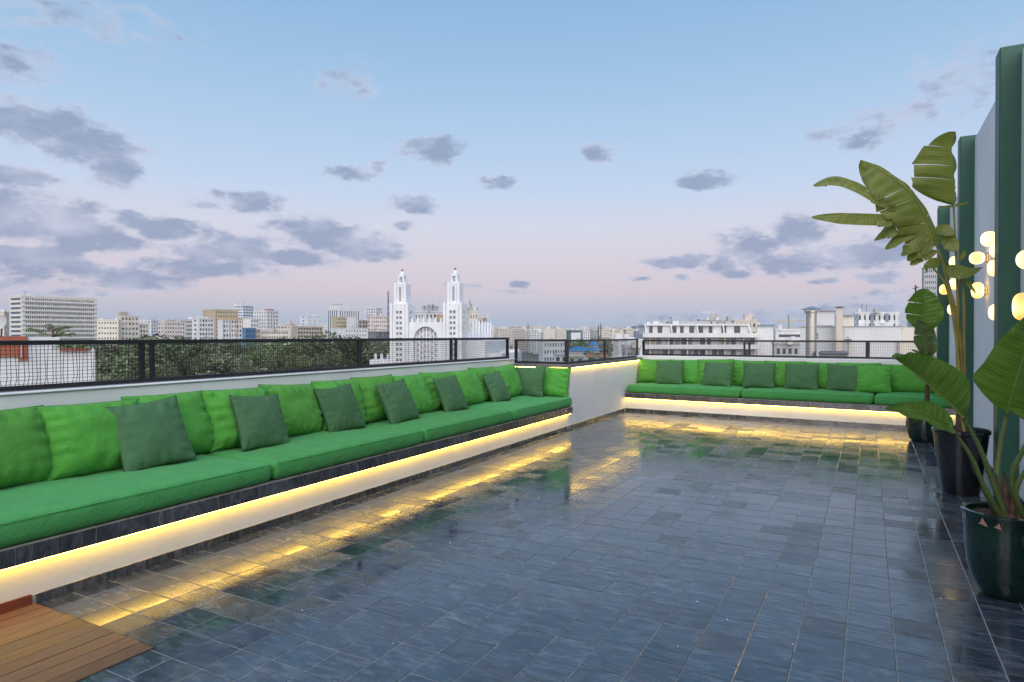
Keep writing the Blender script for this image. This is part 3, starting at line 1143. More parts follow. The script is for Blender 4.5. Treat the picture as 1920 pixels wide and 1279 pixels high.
# ================================================================== POTTED PLANTS
def at(px, py, Y):
    r = ray(px, py)
    return Vector((0, 0, EYE)) + r * (Y / r.y)


def spline(pts, n):
    pts = [Vector(p) for p in pts]
    P = [pts[0] * 2 - pts[1]] + pts + [pts[-1] * 2 - pts[-2]]
    outp = []
    segs = len(pts) - 1
    for i in range(n + 1):
        u = i / n * segs
        k = min(int(u), segs - 1)
        f = u - k
        a, b, c, d = P[k], P[k + 1], P[k + 2], P[k + 3]
        outp.append(0.5 * ((2 * b) + (c - a) * f + (2 * a - 5 * b + 4 * c - d) * f * f + (3 * b - a - 3 * c + d) * f ** 3))
    return outp


def leaf(parent, mid, halves, mt, tip=.55, base=.35, seed=0, n=36, m=7, rib=.006, ribmat=None):
    """blade along a midrib; halves = [(direction, width, droop, tears)], tears = list of (u, gap)"""
    rs = random.Random(seed)
    P = spline(mid, n)
    L = sum((P[i + 1] - P[i]).length for i in range(n))
    mb = MB()

    def prof(u):
        return max(0, (min(1, u / base) ** .55) * (min(1, (1 - u) / tip) ** .62))
    for hi, (dr, w, droop, tears) in enumerate(halves):
        dr = Vector(dr).normalized()
        cuts = [0.0] + sorted(t for t, g in tears) + [1.0]
        gaps = dict(tears)
        for c0, c1 in zip(cuts[:-1], cuts[1:]):
            i0, i1 = int(round(c0 * n)), int(round(c1 * n))
            if i1 <= i0:
                continue
            seg_d = rs.uniform(-.05, .12) if tears else 0
            shift = rs.uniform(-.02, .02) if tears else 0
            short = rs.uniform(.8, 1.08) if tears else 1
            b0 = len(mb.v)
            for i in range(i0, i1 + 1):
                u = i / n
                tang = (P[min(i + 1, n)] - P[max(i - 1, 0)]).normalized()
                d = (dr - tang * dr.dot(tang)).normalized()
                nrm = tang.cross(d)
                loc = (i - i0) / max(1, i1 - i0)
                for j in range(m + 1):
                    v = j / m
                    ww = w * prof(u) * v * short
                    gap = 0
                    if i == i0 and c0 > 0:
                        gap = gaps.get(c0, .1) * .22
                    if i == i1 and c1 < 1:
                        gap = -gaps.get(c1, .1) * .22
                    p = P[i] + d * ww + tang * (shift + gap * .5) * ww + tang * ww * .28
                    p += Vector((0, 0, -1)) * droop * ww * v + nrm * (seg_d * 1.6 * ww * v)
                    p += nrm * (.010 * math.sin(u * 70 + hi) * v * (1 - v) * 2 + .03 * w / .15 * noise.noise((u * 6, v * 1.5, seed + hi * 7)) * v)
                    mb.v.append(tuple(p))
                    mb.uv.append((u * L, v))
            for i in range(i1 - i0):
                for j in range(m):
                    a = b0 + i * (m + 1) + j
                    q = (a, a + 1, a + m + 2, a + m + 1)
                    mb.f.append(q)
                    mb.m.append(0)
    o = mb.build('leaf', mt, parent, smooth=True)
    rad = [rib * (1.15 - .95 * i / n) for i in range(n + 1)]
    MB().tube(P, rad, 7).build('midrib', ribmat or M['rib'], o, smooth=True)
    return o


def local(o, root):
    """geometry was laid out in world space: bring it into the root's frame"""
    inv = root.matrix_world.inverted() if False else Matrix.Translation(-Vector(root.location))
    for c in [o] + list(o.children):
        c.data.transform(inv)


def stem(parent, pts, r0, r1, mt, name='petiole', n=20):
    P = spline(pts, n)
    return MB().tube(P, [r0 + (r1 - r0) * i / n for i in range(n + 1)], 10).build(name, mt, parent, smooth=True)


def pot(root, prof, mt, soil_z, soil_r, n=48, wide=1.0):
    prof = [(r * wide, z) for r, z in prof]
    soil_r *= wide
    MB().lathe(prof, n).build('pot', mt, root, auto=35)
    mb = MB()
    k = 20
    for i in range(5):
        for j in range(k):
            a = 2 * math.pi * j / k
            r = soil_r * i / 4
            mb.v.append((r * math.cos(a), r * math.sin(a), soil_z + .02 * noise.noise((r * 9 * math.cos(a), r * 9 * math.sin(a), 1))))
    for i in range(4):
        for j in range(k):
            j2 = (j + 1) % k
            mb.f.append((i * k + j, i * k + j2, (i + 1) * k + j2, (i + 1) * k + j)[::-1])
            mb.m.append(0)
    mb.build('soil', M['soil'], root, smooth=True)
    bk = MB().box(-.03, .03, -.008, .008, -.004, .004).mesh('bark_chip', M['sheath'])
    rs = random.Random(int(soil_r * 1000))
    for q in range(14):
        a, r = rs.uniform(0, 6.28), soil_r * math.sqrt(rs.uniform(0, .8))
        inst('bark_chip', bk, root, (r * math.cos(a), r * math.sin(a), soil_z + .012), (rs.uniform(-.4, .4), rs.uniform(-.4, .4), rs.uniform(0, 6)), (rs.uniform(.5, 1),) * 3)


# ---- near plant in the chipped green pot
PA = Vector((.665, 4.43, 0))
ra = empty('potted_plant', PA, 0, 'broad leaved plant in a chipped glossy green pot nearest the camera', 'plant', 'potted plants along the tall wall')
pot(ra, [(0, .0), (.115, .0), (.130, .012), (.165, .08), (.190, .16), (.203, .26), (.207, .36), (.214, .435), (.222, .452), (.222, .462), (.206, .465), (.196, .455), (.19, .40), (.0, .39)], M['pot_green'], .425, .193, wide=.93)
rs = random.Random(2)
for a, z, s in ((R(198), .440, 1.0), (R(232), .432, 1.5), (R(252), .425, 1.3), (R(300), .435, 1.0)):
    # bare clay where glaze has flaked off the lip
    ch = MB()
    pts = []
    for q in range(9):
        b = 2 * math.pi * q / 9
        rr_ = .016 * s * (rs.uniform(.35, .7) if q % 3 else rs.uniform(.9, 1.35))
        aa = a + rr_ * math.cos(b + s) / .2
        zz = z + rr_ * math.sin(b + s) * 1.0 - .014
        rad = (.2150 + (zz - .42) * .10) * .93 + .002
        pts.append((rad * math.cos(aa), rad * math.sin(aa), zz))
    ch.poly(pts)
    ch.build('clay_chip', M['terracotta'], ra)


def A(px, py, dy=0.0):
    return at(px, py, PA.y + dy) - PA


def stemA(pts, r0=.021, r1=.011):
    return stem(ra, pts, r0 * .84, r1 * .84, M['stem'])


cb = Vector((.03, -.02, .42))
stemA([cb + Vector((-.03, -.02, 0)), A(1862, 905, -.06), A(1835, 835, -.10), A(1806, 783, -.14)])
leaf(ra, [A(1806, 783, -.14), A(1775, 752, -.18), A(1735, 716, -.24), A(1700, 688, -.30), A(1676, 671, -.36)],
     [((.80, -.10, .75), .155, .02, []), ((.25, .9, .55), .15, .0, [])], M['leaf'], .62, .22, 1)
stemA([cb + Vector((-.05, -.03, 0)), A(1845, 912, -.10), A(1822, 858, -.15), A(1790, 811, -.2)], .018, .009)
leaf(ra, [A(1790, 811, -.20), A(1765, 792, -.23), A(1735, 776, -.30), A(1700, 770, -.38), A(1658, 767, -.48)],
     [((.15, .25, .9), .075, .0, []), ((.6, -.75, -.10), .10, .5, [])], M['leaf'], .6, .25, 2)
stemA([cb + Vector((.0, .0, 0)), A(1872, 900, .03), A(1876, 840, .06), A(1888, 776, .08)], .022, .013)
leaf(ra, [A(1888, 776, .08), A(1899, 735, .06), A(1912, 690, .04), A(1930, 635, .0), A(1955, 575, -.05)],
     [((-.95, -.25, .15), .20, -.05, []), ((.7, .55, .0), .20, .1, [])], M['leaf'], .75, .20, 3)
stemA([cb + Vector((.03, -.01, 0)), A(1897, 900, -.04), A(1915, 850, -.06), A(1945, 800, -.08)])
leaf(ra, [A(1945, 800, -.08), A(1952, 770, -.10), A(1965, 720, -.14), A(1985, 660, -.2)],
     [((-.9, -.3, .25), .15, 0, []), ((.9, .3, .2), .15, .1, [])], M['leaf'], .7, .2, 4)
stemA([cb + Vector((.05, -.03, 0)), A(1905, 925, -.10), A(1925, 880, -.14), A(1960, 845, -.2)], .018, .010)
leaf(ra, [A(1960, 845, -.2), A(1985, 820, -.24), A(2020, 800, -.30), A(2060, 790, -.38)],
     [((.1, .2, .9), .12, 0, []), ((.2, -.9, .1), .12, .3, [])], M['leaf'], .6, .25, 5)
for k, (px, py, tx, ty) in enumerate(((1872, 965, 1842, 905), (1880, 968, 1868, 890), (1888, 966, 1882, 885), (1895, 966, 1905, 895), (1878, 966, 1853, 925), (1872, 966, 1838, 912))):
    a_, b_ = A(px, py + 4, -.03), A(tx, ty, -.05 + .01 * k)
    stem(ra, [a_, a_.lerp(b_, .5) + Vector((0, -.008, .0)), b_], .030 if k < 4 else .012, .004, M['sheath'], 'leaf_sheath', 8)

# ---- middle plant in the black pot, tall yellow stems
PB = Vector((.735, 7.10, 0))
rb = empty('potted_plant', PB, 0, 'tall plant with yellow stems and torn leaves in a tapered black pot', 'plant', 'potted plants along the tall wall')
pot(rb, [(0, 0), (.165, 0), (.172, .008), (.205, .2), (.235, .4), (.252, .535), (.266, .548), (.268, .575), (.258, .582), (.245, .578), (.235, .50), (0, .49)], M['pot_black'], .535, .238, wide=.84)


def Bq(px, py, dy=0.0):
    return at(px, py, PB.y + dy) - PB


s0 = Vector((.0, 0, .53))
stem(rb, [s0 + Vector((-.02, 0, 0)), Bq(1796, 705), Bq(1795, 611), Bq(1796, 564), Bq(1792, 470), Bq(1788, 388)], .019, .007, M['stem_y'])
stem(rb, [s0 + Vector((.01, .02, 0)), Bq(1803, 705, .03), Bq(1796, 606, .02), Bq(1781, 545, 0), Bq(1768, 494, -.03), Bq(1757, 462, -.05)], .021, .010, M['stem_y'])
stem(rb, [s0 + Vector((.04, .04, 0)), Bq(1808, 705, .05), Bq(1807, 564, .05), Bq(1801, 520, .03)], .018, .008, M['stem_y'])
stem(rb, [s0 + Vector((.02, -.03, 0)), Bq(1799, 705, -.03), Bq(1791, 620, -.03), Bq(1775, 540, -.05), Bq(1752, 505, -.07)], .018, .006, M['stem_y'])
stem(rb, [s0, Vector((.0, 0, .60)), Vector((0, 0, .72))], .055, .035, M['sheath'], 'leaf_sheath', 6)
# upright leaf
leaf(rb, [Bq(1789, 384), Bq(1789, 350, .0), Bq(1787, 315, -.01), Bq(1784, 280, -.02), Bq(1790, 247, -.03)],
     [((-1, -.35, .05), .33, .08, [(.33, .10), (.52, .16), (.75, .06)]), ((.15, .95, .1), .16, .1, [])], M['leaf_old'], .45, .16, 11)
leaf(rb, [Bq(1789, 386), Bq(1800, 384, -.05), Bq(1820, 379, -.1)], [((0, .3, 1), .02, 0, []), ((0, -.8, -.3), .025, .2, [])], M['leaf_old'], .6, .3, 12, n=12, m=3, rib=.003)
leaf(rb, [Bq(1789, 386), Bq(1775, 388, -.05), Bq(1757, 387, -.1)], [((0, .3, 1), .015, 0, []), ((0, -.8, -.3), .02, .2, [])], M['leaf_old'], .6, .3, 13, n=12, m=3, rib=.003)
# the big torn leaf: one arched midrib, blade shredded into fingers
mid = [Bq(1757, 462, -.05), Bq(1745, 428, -.08), Bq(1723, 384, -.12), Bq(1693, 349, -.16), Bq(1649, 318, -.20), Bq(1613, 301, -.24)]
leaf(rb, mid, [((-.82, -.2, -.55), .30, .0, [(.16, .10), (.25, .12), (.34, .08), (.46, .10), (.58, .12)]),
               ((.55, .75, .25), .10, .15, [(.3, .2), (.55, .2)])], M['leaf_old'], .55, .12, 14, n=48, rib=.009)
leaf(rb, [Bq(1695, 400, -.12), Bq(1652, 376, -.2), Bq(1600, 348, -.28), Bq(1560, 338, -.34), Bq(1524, 349, -.38)],
     [((0, .2, 1), .052, 0, [(.4, .1)]), ((-.2, -.3, -1), .060, .1, [(.3, .1), (.55, .12), (.8, .1)])], M['leaf_old'], .3, .25, 15, rib=.003)
leaf(rb, [Bq(1702, 418, -.10), Bq(1665, 412, -.2), Bq(1610, 410, -.3), Bq(1565, 408, -.38), Bq(1521, 407, -.44)],
     [((0, .2, 1), .05, 0, []), ((-.1, -.3, -1), .075, .05, [(.2, .15), (.32, .12)])], M['leaf_old'], .35, .3, 16, rib=.003)
for k, (x0, y0, x1, y1, w) in enumerate(((1722, 400, 1640, 452, .075), (1732, 420, 1660, 468, .075), (1742, 440, 1690, 480, .07), (1752, 455, 1702, 490, .06),
                                          (1758, 470, 1706, 497, .05), (1764, 485, 1735, 512, .045), (1768, 440, 1795, 470, .06), (1755, 425, 1790, 440, .05))):
    leaf(rb, [Bq(x0, y0, -.07), Bq((x0 + x1) / 2 - 3, (y0 + y1) / 2 - 4, -.13), Bq(x1, y1, -.17)],
         [((.4, .4, .8), w, .1, [(.6, .2)]), ((-.4, -.4, -.8), w, .3, [(.5, .25), (.75, .2)])], M['leaf_old'], .4, .3, 30 + k, n=20, m=4, rib=.002)
# small side leaf with the hanging tip
leaf(rb, [Bq(1775, 498, 0), Bq(1790, 505, -.05), Bq(1815, 510, -.12), Bq(1842, 502, -.2)], [((.1, .5, .8), .055, 0, []), ((0, -.6, -.8), .075, .2, [])], M['leaf_old'], .6, .3, 17, n=20, m=5, rib=.004)
leaf(rb, [Bq(1808, 520, -.06), Bq(1818, 535, -.1), Bq(1830, 550, -.14)], [((.8, .3, .3), .02, 0, []), ((-.8, -.3, -.2), .02, 0, [])], M['leaf_old'], .5, .3, 18, n=12, m=3, rib=.003)
leaf(rb, [Bq(1800, 490, .02), Bq(1806, 478, .03), Bq(1808, 468, .03)], [((.8, .3, .3), .02, 0, []), ((-.8, -.3, -.2), .02, 0, [])], M['leaf_old'], .5, .3, 19, n=12, m=3, rib=.003)

# ---- far plant in the dark green pot
PC = Vector((.675, 10.38, 0))
rc = empty('potted_plant', PC, 0, 'slim plant with split pale leaves in a dark green pot before the far bench', 'plant', 'potted plants along the tall wall')
pot(rc, [(0, 0), (.15, 0), (.185, .03), (.215, .12), (.228, .24), (.222, .36), (.215, .435), (.222, .445), (.21, .45), (.2, .44), (.198, .38), (0, .37)], M['pot_green'], .41, .2)


def Cq(px, py, dy=0.0):
    return at(px, py, PC.y + dy) - PC


stem(rc, [Vector((0, 0, .40)), Cq(1738, 735), Cq(1737, 690), Cq(1736, 640), Cq(1734, 610)], .028, .012, M['stem'])
stem(rc, [Vector((0, 0, .40)), Cq(1738, 750), Cq(1739, 722)], .038, .026, M['sheath'], 'leaf_sheath', 6)
leaf(rc, [Cq(1735, 625), Cq(1734, 600, -.02), Cq(1733, 570, -.04), Cq(1731, 541, -.05)],
     [((-1, -.3, .1), .26, .05, [(.42, .22), (.66, .2)]), ((1, -.2, .1), .22, .1, [(.72, .15)])], M['leaf'], .5, .3, 51, rib=.008)
leaf(rc, [Cq(1737, 665, -.05), Cq(1732, 640, -.08), Cq(1727, 617, -.12), Cq(1721, 598, -.15)],
     [((-1, -.3, .2), .12, .05, [(.5, .2)]), ((1, -.2, .1), .12, .1, [])], M['leaf_grey'], .6, .3, 52)
leaf(rc, [Cq(1739, 672, .0), Cq(1743, 655, .02), Cq(1746, 635, .04), Cq(1748, 612, .05)],
     [((-1, -.3, .2), .08, .05, []), ((1, -.2, .1), .09, .1, [(.5, .2)])], M['leaf_grey'], .6, .3, 53)
for k, (x1, y1) in enumerate(((1708, 655), (1714, 668), (1712, 640), (1758, 652), (1724, 650), (1752, 668))):
    leaf(rc, [Cq(1736, 682, 0), Cq((1736 + x1) / 2, (680 + y1) / 2 - 5, -.04), Cq(x1, y1, -.08)],
         [((.3, .2, .9), .03, 0, []), ((-.3, -.4, -.8), .03, .1, [])], M['leaf_grey'], .8, .3, 60 + k, n=14, m=3, rib=.003)

# ================================================================== THE CITY
GZ = -21.0
ground = MB()
ground.poly([(-9000, -3000, GZ), (9000, -3000, GZ), (9000, 12000, GZ), (-9000, 12000, GZ)])
gm = mat('city_ground', (0.12, 0.12, 0.10), 0.9)
t = NT(gm)
t.l(t.ramp(t.noise(t.pos(), .02, 6, .6), [(0.35, (0.05, 0.07, 0.035)), (0.55, (0.16, 0.15, 0.13)), (0.7, (0.24, 0.22, 0.20))]), t.p.inputs['Base Color'])
tag(ground.build('ground', gm), kind='structure')

WALLS = {}


def wallmat(key, col, stain=.35):
    if key not in WALLS:
        WALLS[key] = plaster('render_' + key, col, .08, .35, .8, 0, stain)
    return WALLS[key]


for k, c in dict(white=(.67, .67, .68), cream=(.70, .65, .57), beige=(.62, .56, .49), tan=(.50, .41, .28), pink=(.66, .58, .55), grey=(.42, .42, .43),
                 dark=(.16, .16, .17), brown=(.42, .36, .31), blue=(.10, .20, .36), teal=(.05, .13, .15), rust=(.36, .105, .06), slate=(.24, .29, .36),
                 church=(.74, .75, .79), orange=(.55, .36, .18), roofred=(.36, .12, .06), palebl=(.66, .69, .73), bluesheet=(.05, .24, .50)).items():
    wallmat(k, c, .25 if k in ('church', 'white') else .4)
PANE = []
for nm, c, r in (('dark', (.055, .062, .072), .2), ('grey', (.13, .14, .15), .3), ('curtain', (.30, .26, .21), .6), ('blue', (.05, .09, .17), .12), ('teal', (.04, .15, .18), .15)):
    PANE.append(mat('window_' + nm, c, r))
M['sheet'] = mat('metal_sheet', (.45, .46, .48), .35, .8)
M['lit'] = emit('lit_window', (1.0, .75, .4), 1.4)


def hdir(px):
    d = ray(px, 625)
    return Vector((d.x, d.y, 0)).normalized()


def cross2(a, b):
    return a.x * b.y - a.y * b.x


def zat(px, py, d):
    r = ray(px, py)
    return EYE + r.z / math.hypot(r.x, r.y) * d


class Site:
    """a box-shaped building: near corner on column xc at distance d, left face to xl, right face to xr"""
    def __init__(s, xl, xc, xr, ytop, d, alpha, depth=14, base=GZ):
        w = hdir(xc)
        rr_ = Vector((w.y, -w.x, 0))
        a = R(alpha)
        eL = -math.cos(a) * rr_ + math.sin(a) * w
        eR = math.cos(a) * w + math.sin(a) * rr_
        C = w * d
        r = hdir(xl)
        s.WL = -cross2(r, C) / cross2(r, eL) if xl < xc else depth
        r = hdir(xr)
        s.WR = -cross2(r, C) / cross2(r, eR) if xr > xc else depth
        s.C, s.d = C, d
        s.H = zat(xc, ytop, d) - base
        s.base = base
        s.rz = math.atan2(-eL.y, -eL.x)

    def z(s, px, py):
        return zat(px, py, s.d) - s.base


def facade(wall, root, mp, L, z0, z1, nx, nz, ww, wh, rec=.3, pane=(0, 1, 2), stuff=None, seed=0, d=200, sill=False, edge=.04, name='window'):
    """lattice of bands and piers in front of a set-back core, panes in the recesses. mp(a, depth, z) -> local point"""
    rs = random.Random(seed)
    fh = (z1 - z0) / nz
    e = edge * L
    cw = (L - 2 * e) / nx
    w, h = cw * ww, fh * wh

    def bx(mb, a0, a1, d0, d1, za, zb, mi=0):
        p, q = mp(a0, d0, za), mp(a1, d1, zb)
        mb.box(min(p[0], q[0]), max(p[0], q[0]), min(p[1], q[1]), max(p[1], q[1]), za, zb, mi)
    zc = z0
    for k in range(nz):
        zb = z0 + k * fh + fh * (1 - wh) * .5
        bx(wall, 0, L, 0, rec, zc, zb)
        if sill:
            bx(wall, e * .5, L - e * .5, -.12, -.002, zb - .12, zb)
        a = 0
        for i in range(nx):
            a1 = e + cw * i + (cw - w) / 2
            if a1 - a > .01:
                bx(wall, a, a1, 0, rec, zb, zb + h)
            a = a1 + w
        if L - a > .01:
            bx(wall, a, L, 0, rec, zb, zb + h)
        zc = zb + h
    bx(wall, 0, L, 0, rec, zc, z1)
    px = w * FPX / d
    big = px >= 8 and h * FPX / d >= 3
    if big:
        shared = {}
        for pi in pane:
            mb = MB()
            p, q = mp(0, 0, 0), mp(w, .05, h)
            bx(mb, 0, w, 0, .05, 0, h)
            # centre the pane on its own origin corner
            o = mp(0, 0, 0)
            mb.v = [(x - o[0], y - o[1], z) for x, y, z in mb.v]
            shared[pi] = mb.mesh(name, PANE[pi])
        for k in range(nz):
            for i in range(nx):
                p = mp(e + cw * i + (cw - w) / 2, rec - .07, z0 + k * fh + fh * (1 - wh) * .5)
                inst(name, shared[rs.choice(pane)], root, p)
    else:
        for k in range(nz):
            for i in range(nx):
                a0 = e + cw * i + (cw - w) / 2
                zb = z0 + k * fh + fh * (1 - wh) * .5
                bx(stuff, a0, a0 + w, rec - .07, rec - .02, zb, zb + h, rs.choice(pane))


def building(name, label, site, wm='white', fr=None, sd=None, cat='building', top=1.0, tops=(), group=None, parapet=.5, clutter=3, seed=None, wm2=None):
    """fr / sd = dict(nx, nz, ww, wh, pane, z0, z1) for the left-hand and right-hand faces"""
    S = site
    seed = seed if seed is not None else int(abs(S.C.x * 13 + S.C.y * 7)) % 9999
    rs = random.Random(seed)
    root = empty(name, (S.C.x, S.C.y, S.base), S.rz, label, cat, group)
    wall = MB()
    stuff = MB()
    rec = .35
    H, WL, WR = S.H, S.WL, S.WR
    i0 = rec if fr else 0
    j0 = rec if sd else 0
    wall.box(-WL + .001, -j0, i0, WR, 0, H - .01)
    if fr:
        f = dict(z0=0, z1=H, pane=(0, 0, 1, 2), ww=.55, wh=.5)
        f.update(fr)
        f['nz'] = f['nz'] if f['nz'] == 1 else max(2, round((f['z1'] - f['z0']) / 3.05))
        facade(wall, root, lambda a, dp, z: (-WL + a, dp, z), WL - (.0 if not sd else .0), f['z0'], f['z1'], f['nx'], f['nz'], f['ww'], f['wh'], rec, f['pane'], stuff, seed, S.d, f.get('sill', False), f.get('edge', .04), f.get('name', 'window'))
        if f['z0'] > 0:
            wall.box(-WL, 0, 0, rec, 0, f['z0'])
        if f['z1'] < H:
            wall.box(-WL, 0, 0, rec, f['z1'], H - .01)
    if sd:
        f = dict(z0=0, z1=H, pane=(0, 0, 1, 2), ww=.55, wh=.5)
        f.update(sd)
        f['nz'] = f['nz'] if f['nz'] == 1 else max(2, round((f['z1'] - f['z0']) / 3.05))
        y0 = rec if fr else 0
        facade(wall, root, lambda a, dp, z: (-dp, y0 + a, z), WR - y0, f['z0'], f['z1'], f['nx'], f['nz'], f['ww'], f['wh'], rec, f['pane'], stuff, seed + 1, S.d, f.get('sill', False), f.get('edge', .04), f.get('name', 'window'))
        if f['z0'] > 0:
            wall.box(-rec, 0, y0, WR, 0, f['z0'])
        if f['z1'] < H:
            wall.box(-rec, 0, y0, WR, f['z1'], H - .01)
    wall.build('wall', wallmat(wm, None), root)
    if stuff.v:
        tag(stuff.build('small_windows', PANE, root), kind='stuff')
    if parapet:
        rf = MB()
        rf.box(-WL - .15, .15, -.15, .12, H, H + parapet)
        rf.box(-WL - .15, .15, WR - .12, WR + .15, H, H + parapet)
        rf.box(-WL - .15, -WL + .12, .121, WR - .121, H, H + parapet)
        rf.box(-.12, .15, .121, WR - .121, H, H + parapet)
        rf.build('roof_parapet', wallmat(wm2 or wm, None), root)
    for (a0, a1, b0, b1, h, m_) in tops:                   # roof-top volumes as shares of the plan
        MB().box(-WL + a0 * WL, -WL + a1 * WL, b0 * WR, b1 * WR, H + .001, H + h).build('roof_volume', wallmat(m_, None), root)
    for k in range(clutter):
        x, y = -WL * rs.uniform(.08, .92), WR * rs.uniform(.1, .8)
        r_ = rs.random()
        if r_ < .45:
            s_ = rs.uniform(.6, 1.5)
            MB().box(x, x + s_ * 1.5, y, y + s_, H + .001, H + s_ * 1.1).build('roof_hut', wallmat(rs.choice(('white', 'grey', 'beige', 'cream')), None), root)
        elif r_ < .75:
            hh = rs.uniform(2, 4.5)
            mb = MB()
            mb.bar((x, y, H), (x, y, H + hh), .10)
            for q in range(3):
                mb.bar((x - .7, y, H + hh * (.7 + .12 * q)), (x + .7, y, H + hh * (.7 + .12 * q)), .06)
            mb.build('aerial', M['black'], root)
        else:
            MB().lathe([(0, 0), (.8, 0), (.8, 1.6), (0, 1.75)], 14, c=(x, y, H)).build('water_tank', wallmat('white', None), root, auto=40)
    return root


def W_(nx, nz, ww=.55, wh=.5, pane=(0, 0, 1, 2), **k):
    return dict(nx=nx, nz=nz, ww=ww, wh=wh, pane=pane, **k)


# ---- left group
S = Site(-40, 8, 17, 586, 420, 20)
building('apartment_block', 'beige apartment block cut by the left photo edge', S, 'beige', None, W_(4, 9), clutter=2)
S = Site(19, 40, 182, 556, 525, 66)
bt = building('apartment_block', 'huge white slab block with ribbon windows on every floor at the far left', S, 'cream',
              W_(1, 15, .93, .5, (3,), name='ribbon_window', edge=.02), W_(34, 15, .66, .46, (0, 0, 1, 2, 4)), tops=((.1, .9, .12, .42, 1.6, 'white'), (.1, .9, .5, .98, 1.1, 'beige')), clutter=5, parapet=.9)
zz = S.H
lip = MB().box(.16, .5, 0, S.WR, 0, .01)
nfl = max(2, round(zz / 3.05))
for k in range(nfl // 2 - 2, nfl):
    zb = zz / nfl * k
    MB().box(.005, .9, .4, S.WR, zb - .3, zb + .62).build('balcony_band', wallmat('white', None), bt)
building('apartment_block', 'white block with small dark windows right of the huge slab block', Site(182, 222, 226, 601, 472, 14), 'cream', W_(7, 9, .45, .4, (0, 0, 1)), clutter=4)
building('apartment_block', 'tall beige block with a brown roof house near the left slab block', Site(222, 226, 261, 593, 481, 70), 'beige', None, W_(5, 10, .55, .42), tops=((.0, 1, .0, .4, 2.8, 'brown'),), clutter=4)
building('apartment_block', 'narrow cream block between beige block and dark green trees', Site(255, 262, 279, 608, 490, 60), 'cream', None, W_(3, 8), clutter=2)
building('apartment_block', 'pale blue and white block showing behind the left trees', Site(262, 283, 298, 601, 735, 40), 'palebl', W_(3, 9), W_(3, 9, .5, .5), clutter=3)
building('apartment_block', 'pinkish weathered block above the first dark green tree crown', Site(296, 306, 348, 604, 542, 64), 'pink', W_(2, 8), W_(8, 8, .5, .45), clutter=6, tops=((.1, .8, .3, .6, 1.6, 'brown'),))
building('apartment_block', 'flat grey block with a white water tank on its roof', Site(338, 362, 364, 600, 578, 12), 'grey', W_(2, 8, .9, .4, (1,)), clutter=1, tops=((.6, .95, .1, .5, 2.4, 'white'),))
building('apartment_block', 'white block with stacked balconies left of the tan tower', Site(360, 372, 401, 597, 508, 62), 'white', W_(1, 9, .4, .4), W_(5, 9, .62, .55), clutter=6)
building('office_tower', 'tan square tower with blind side wall and grid of windows', Site(380, 402, 447, 582, 578, 66), 'tan', None, W_(9, 13, .45, .4, (0, 0)), clutter=1, tops=((.2, .8, .1, .4, 1.4, 'white'),), parapet=1.0)
building('office_tower', 'white tower with blue windows standing behind the tan tower', Site(438, 455, 476, 573, 752, 44), 'palebl', W_(4, 14, .75, .45, (3, 0)), W_(4, 14, .8, .45, (0, 0)), tops=((.0, .4, .0, .5, 2.4, 'white'),), clutter=5)
building('apartment_block', 'white block framed in orange with pale blue blind side', Site(408, 417, 455, 599, 472, 66), 'palebl', None, W_(7, 9, .6, .62, (0, 1, 2, 2)), clutter=1, wm2='orange', parapet=.8)
o_ = [o for o in bpy.data.objects if o.get('label', '').startswith('white block framed')][0]
S = Site(408, 417, 455, 599, 472, 66)
for q in (.02, .34, .68, .97):
    MB().box(.01, .3, S.WR * q, S.WR * q + .5, 0, S.H + .7).build('orange_fin', wallmat('orange', None), o_)
building('apartment_block', 'plain white block right of the orange framed block', Site(454, 470, 486, 598, 525, 50), 'white', None, W_(3, 8, .6, .35), clutter=1)
building('office_tower', 'slim white tower with vertical strips and a red sign on top', Site(475, 500, 523, 583, 612, 45), 'white', W_(5, 13, .4, .6, (1, 0)), W_(4, 13, .45, .5, (0, 1)), tops=((.6, 1, .2, .6, 1.6, 'rust'),), clutter=4)
building('office_block', 'small blue glass office block below the plain white block', Site(454, 460, 479, 617, 438, 66), 'blue', None, W_(4, 6, .86, .8, (4, 3)), clutter=0, parapet=.8)
building('house', 'narrow brown house beside the blue glass block', Site(476, 480, 488, 618, 441, 60), 'brown', None, W_(2, 6), clutter=1)
building('office_block', 'long low beige block with three rows of windows', Site(484, 488, 543, 619, 446, 72), 'cream', None, W_(16, 6, .55, .5, (0, 1)), clutter=2)
building('house', 'low cream houses strip behind the long beige block', Site(520, 545, 590, 611, 665, 50), 'cream', W_(4, 6), W_(6, 6), clutter=5)
building('apartment_block', 'white blocky tower with a rounded end column', Site(562, 575, 606, 592, 630, 55), 'palebl', W_(1, 11, .3, .3), W_(3, 11, .2, .3), clutter=4, tops=((.0, 1, .62, .9, 1.2, 'white'),))
building('house', 'long low dark roofed house in front of the rounded white tower', Site(548, 556, 606, 613, 525, 66), 'brown', None, W_(9, 5, .7, .5, (0, 0)), clutter=3)
building('hotel_tower', 'tall white hotel tower with dark vertical strips', Site(613, 634, 676, 580, 700, 60), 'white', W_(5, 1, .5, .96, (0, 3), name='window_strip'), W_(9, 1, .42, .94, (0, 0, 1), name='window_strip'), tops=((.0, 1, .02, .42, 4.2, 'white'), (.3, .8, .1, .3, 6, 'grey')), clutter=4)
building('office_block', 'brown striped office block before the tall white hotel tower', Site(622, 630, 656, 595, 578, 66), 'tan', None, W_(1, 11, .96, .45, (2,), name='ribbon_window', edge=.01), clutter=1)
building('house', 'bright white windowless block beside the brown striped office', Site(650, 655, 668, 596, 569, 60), 'white', clutter=0)
building('unfinished_house', 'unfinished brown concrete house with black openings', Site(672, 679, 691, 601, 560, 50), 'brown', W_(1, 7, .7, .6, (0,)), W_(2, 7, .6, .65, (0,)), clutter=2)
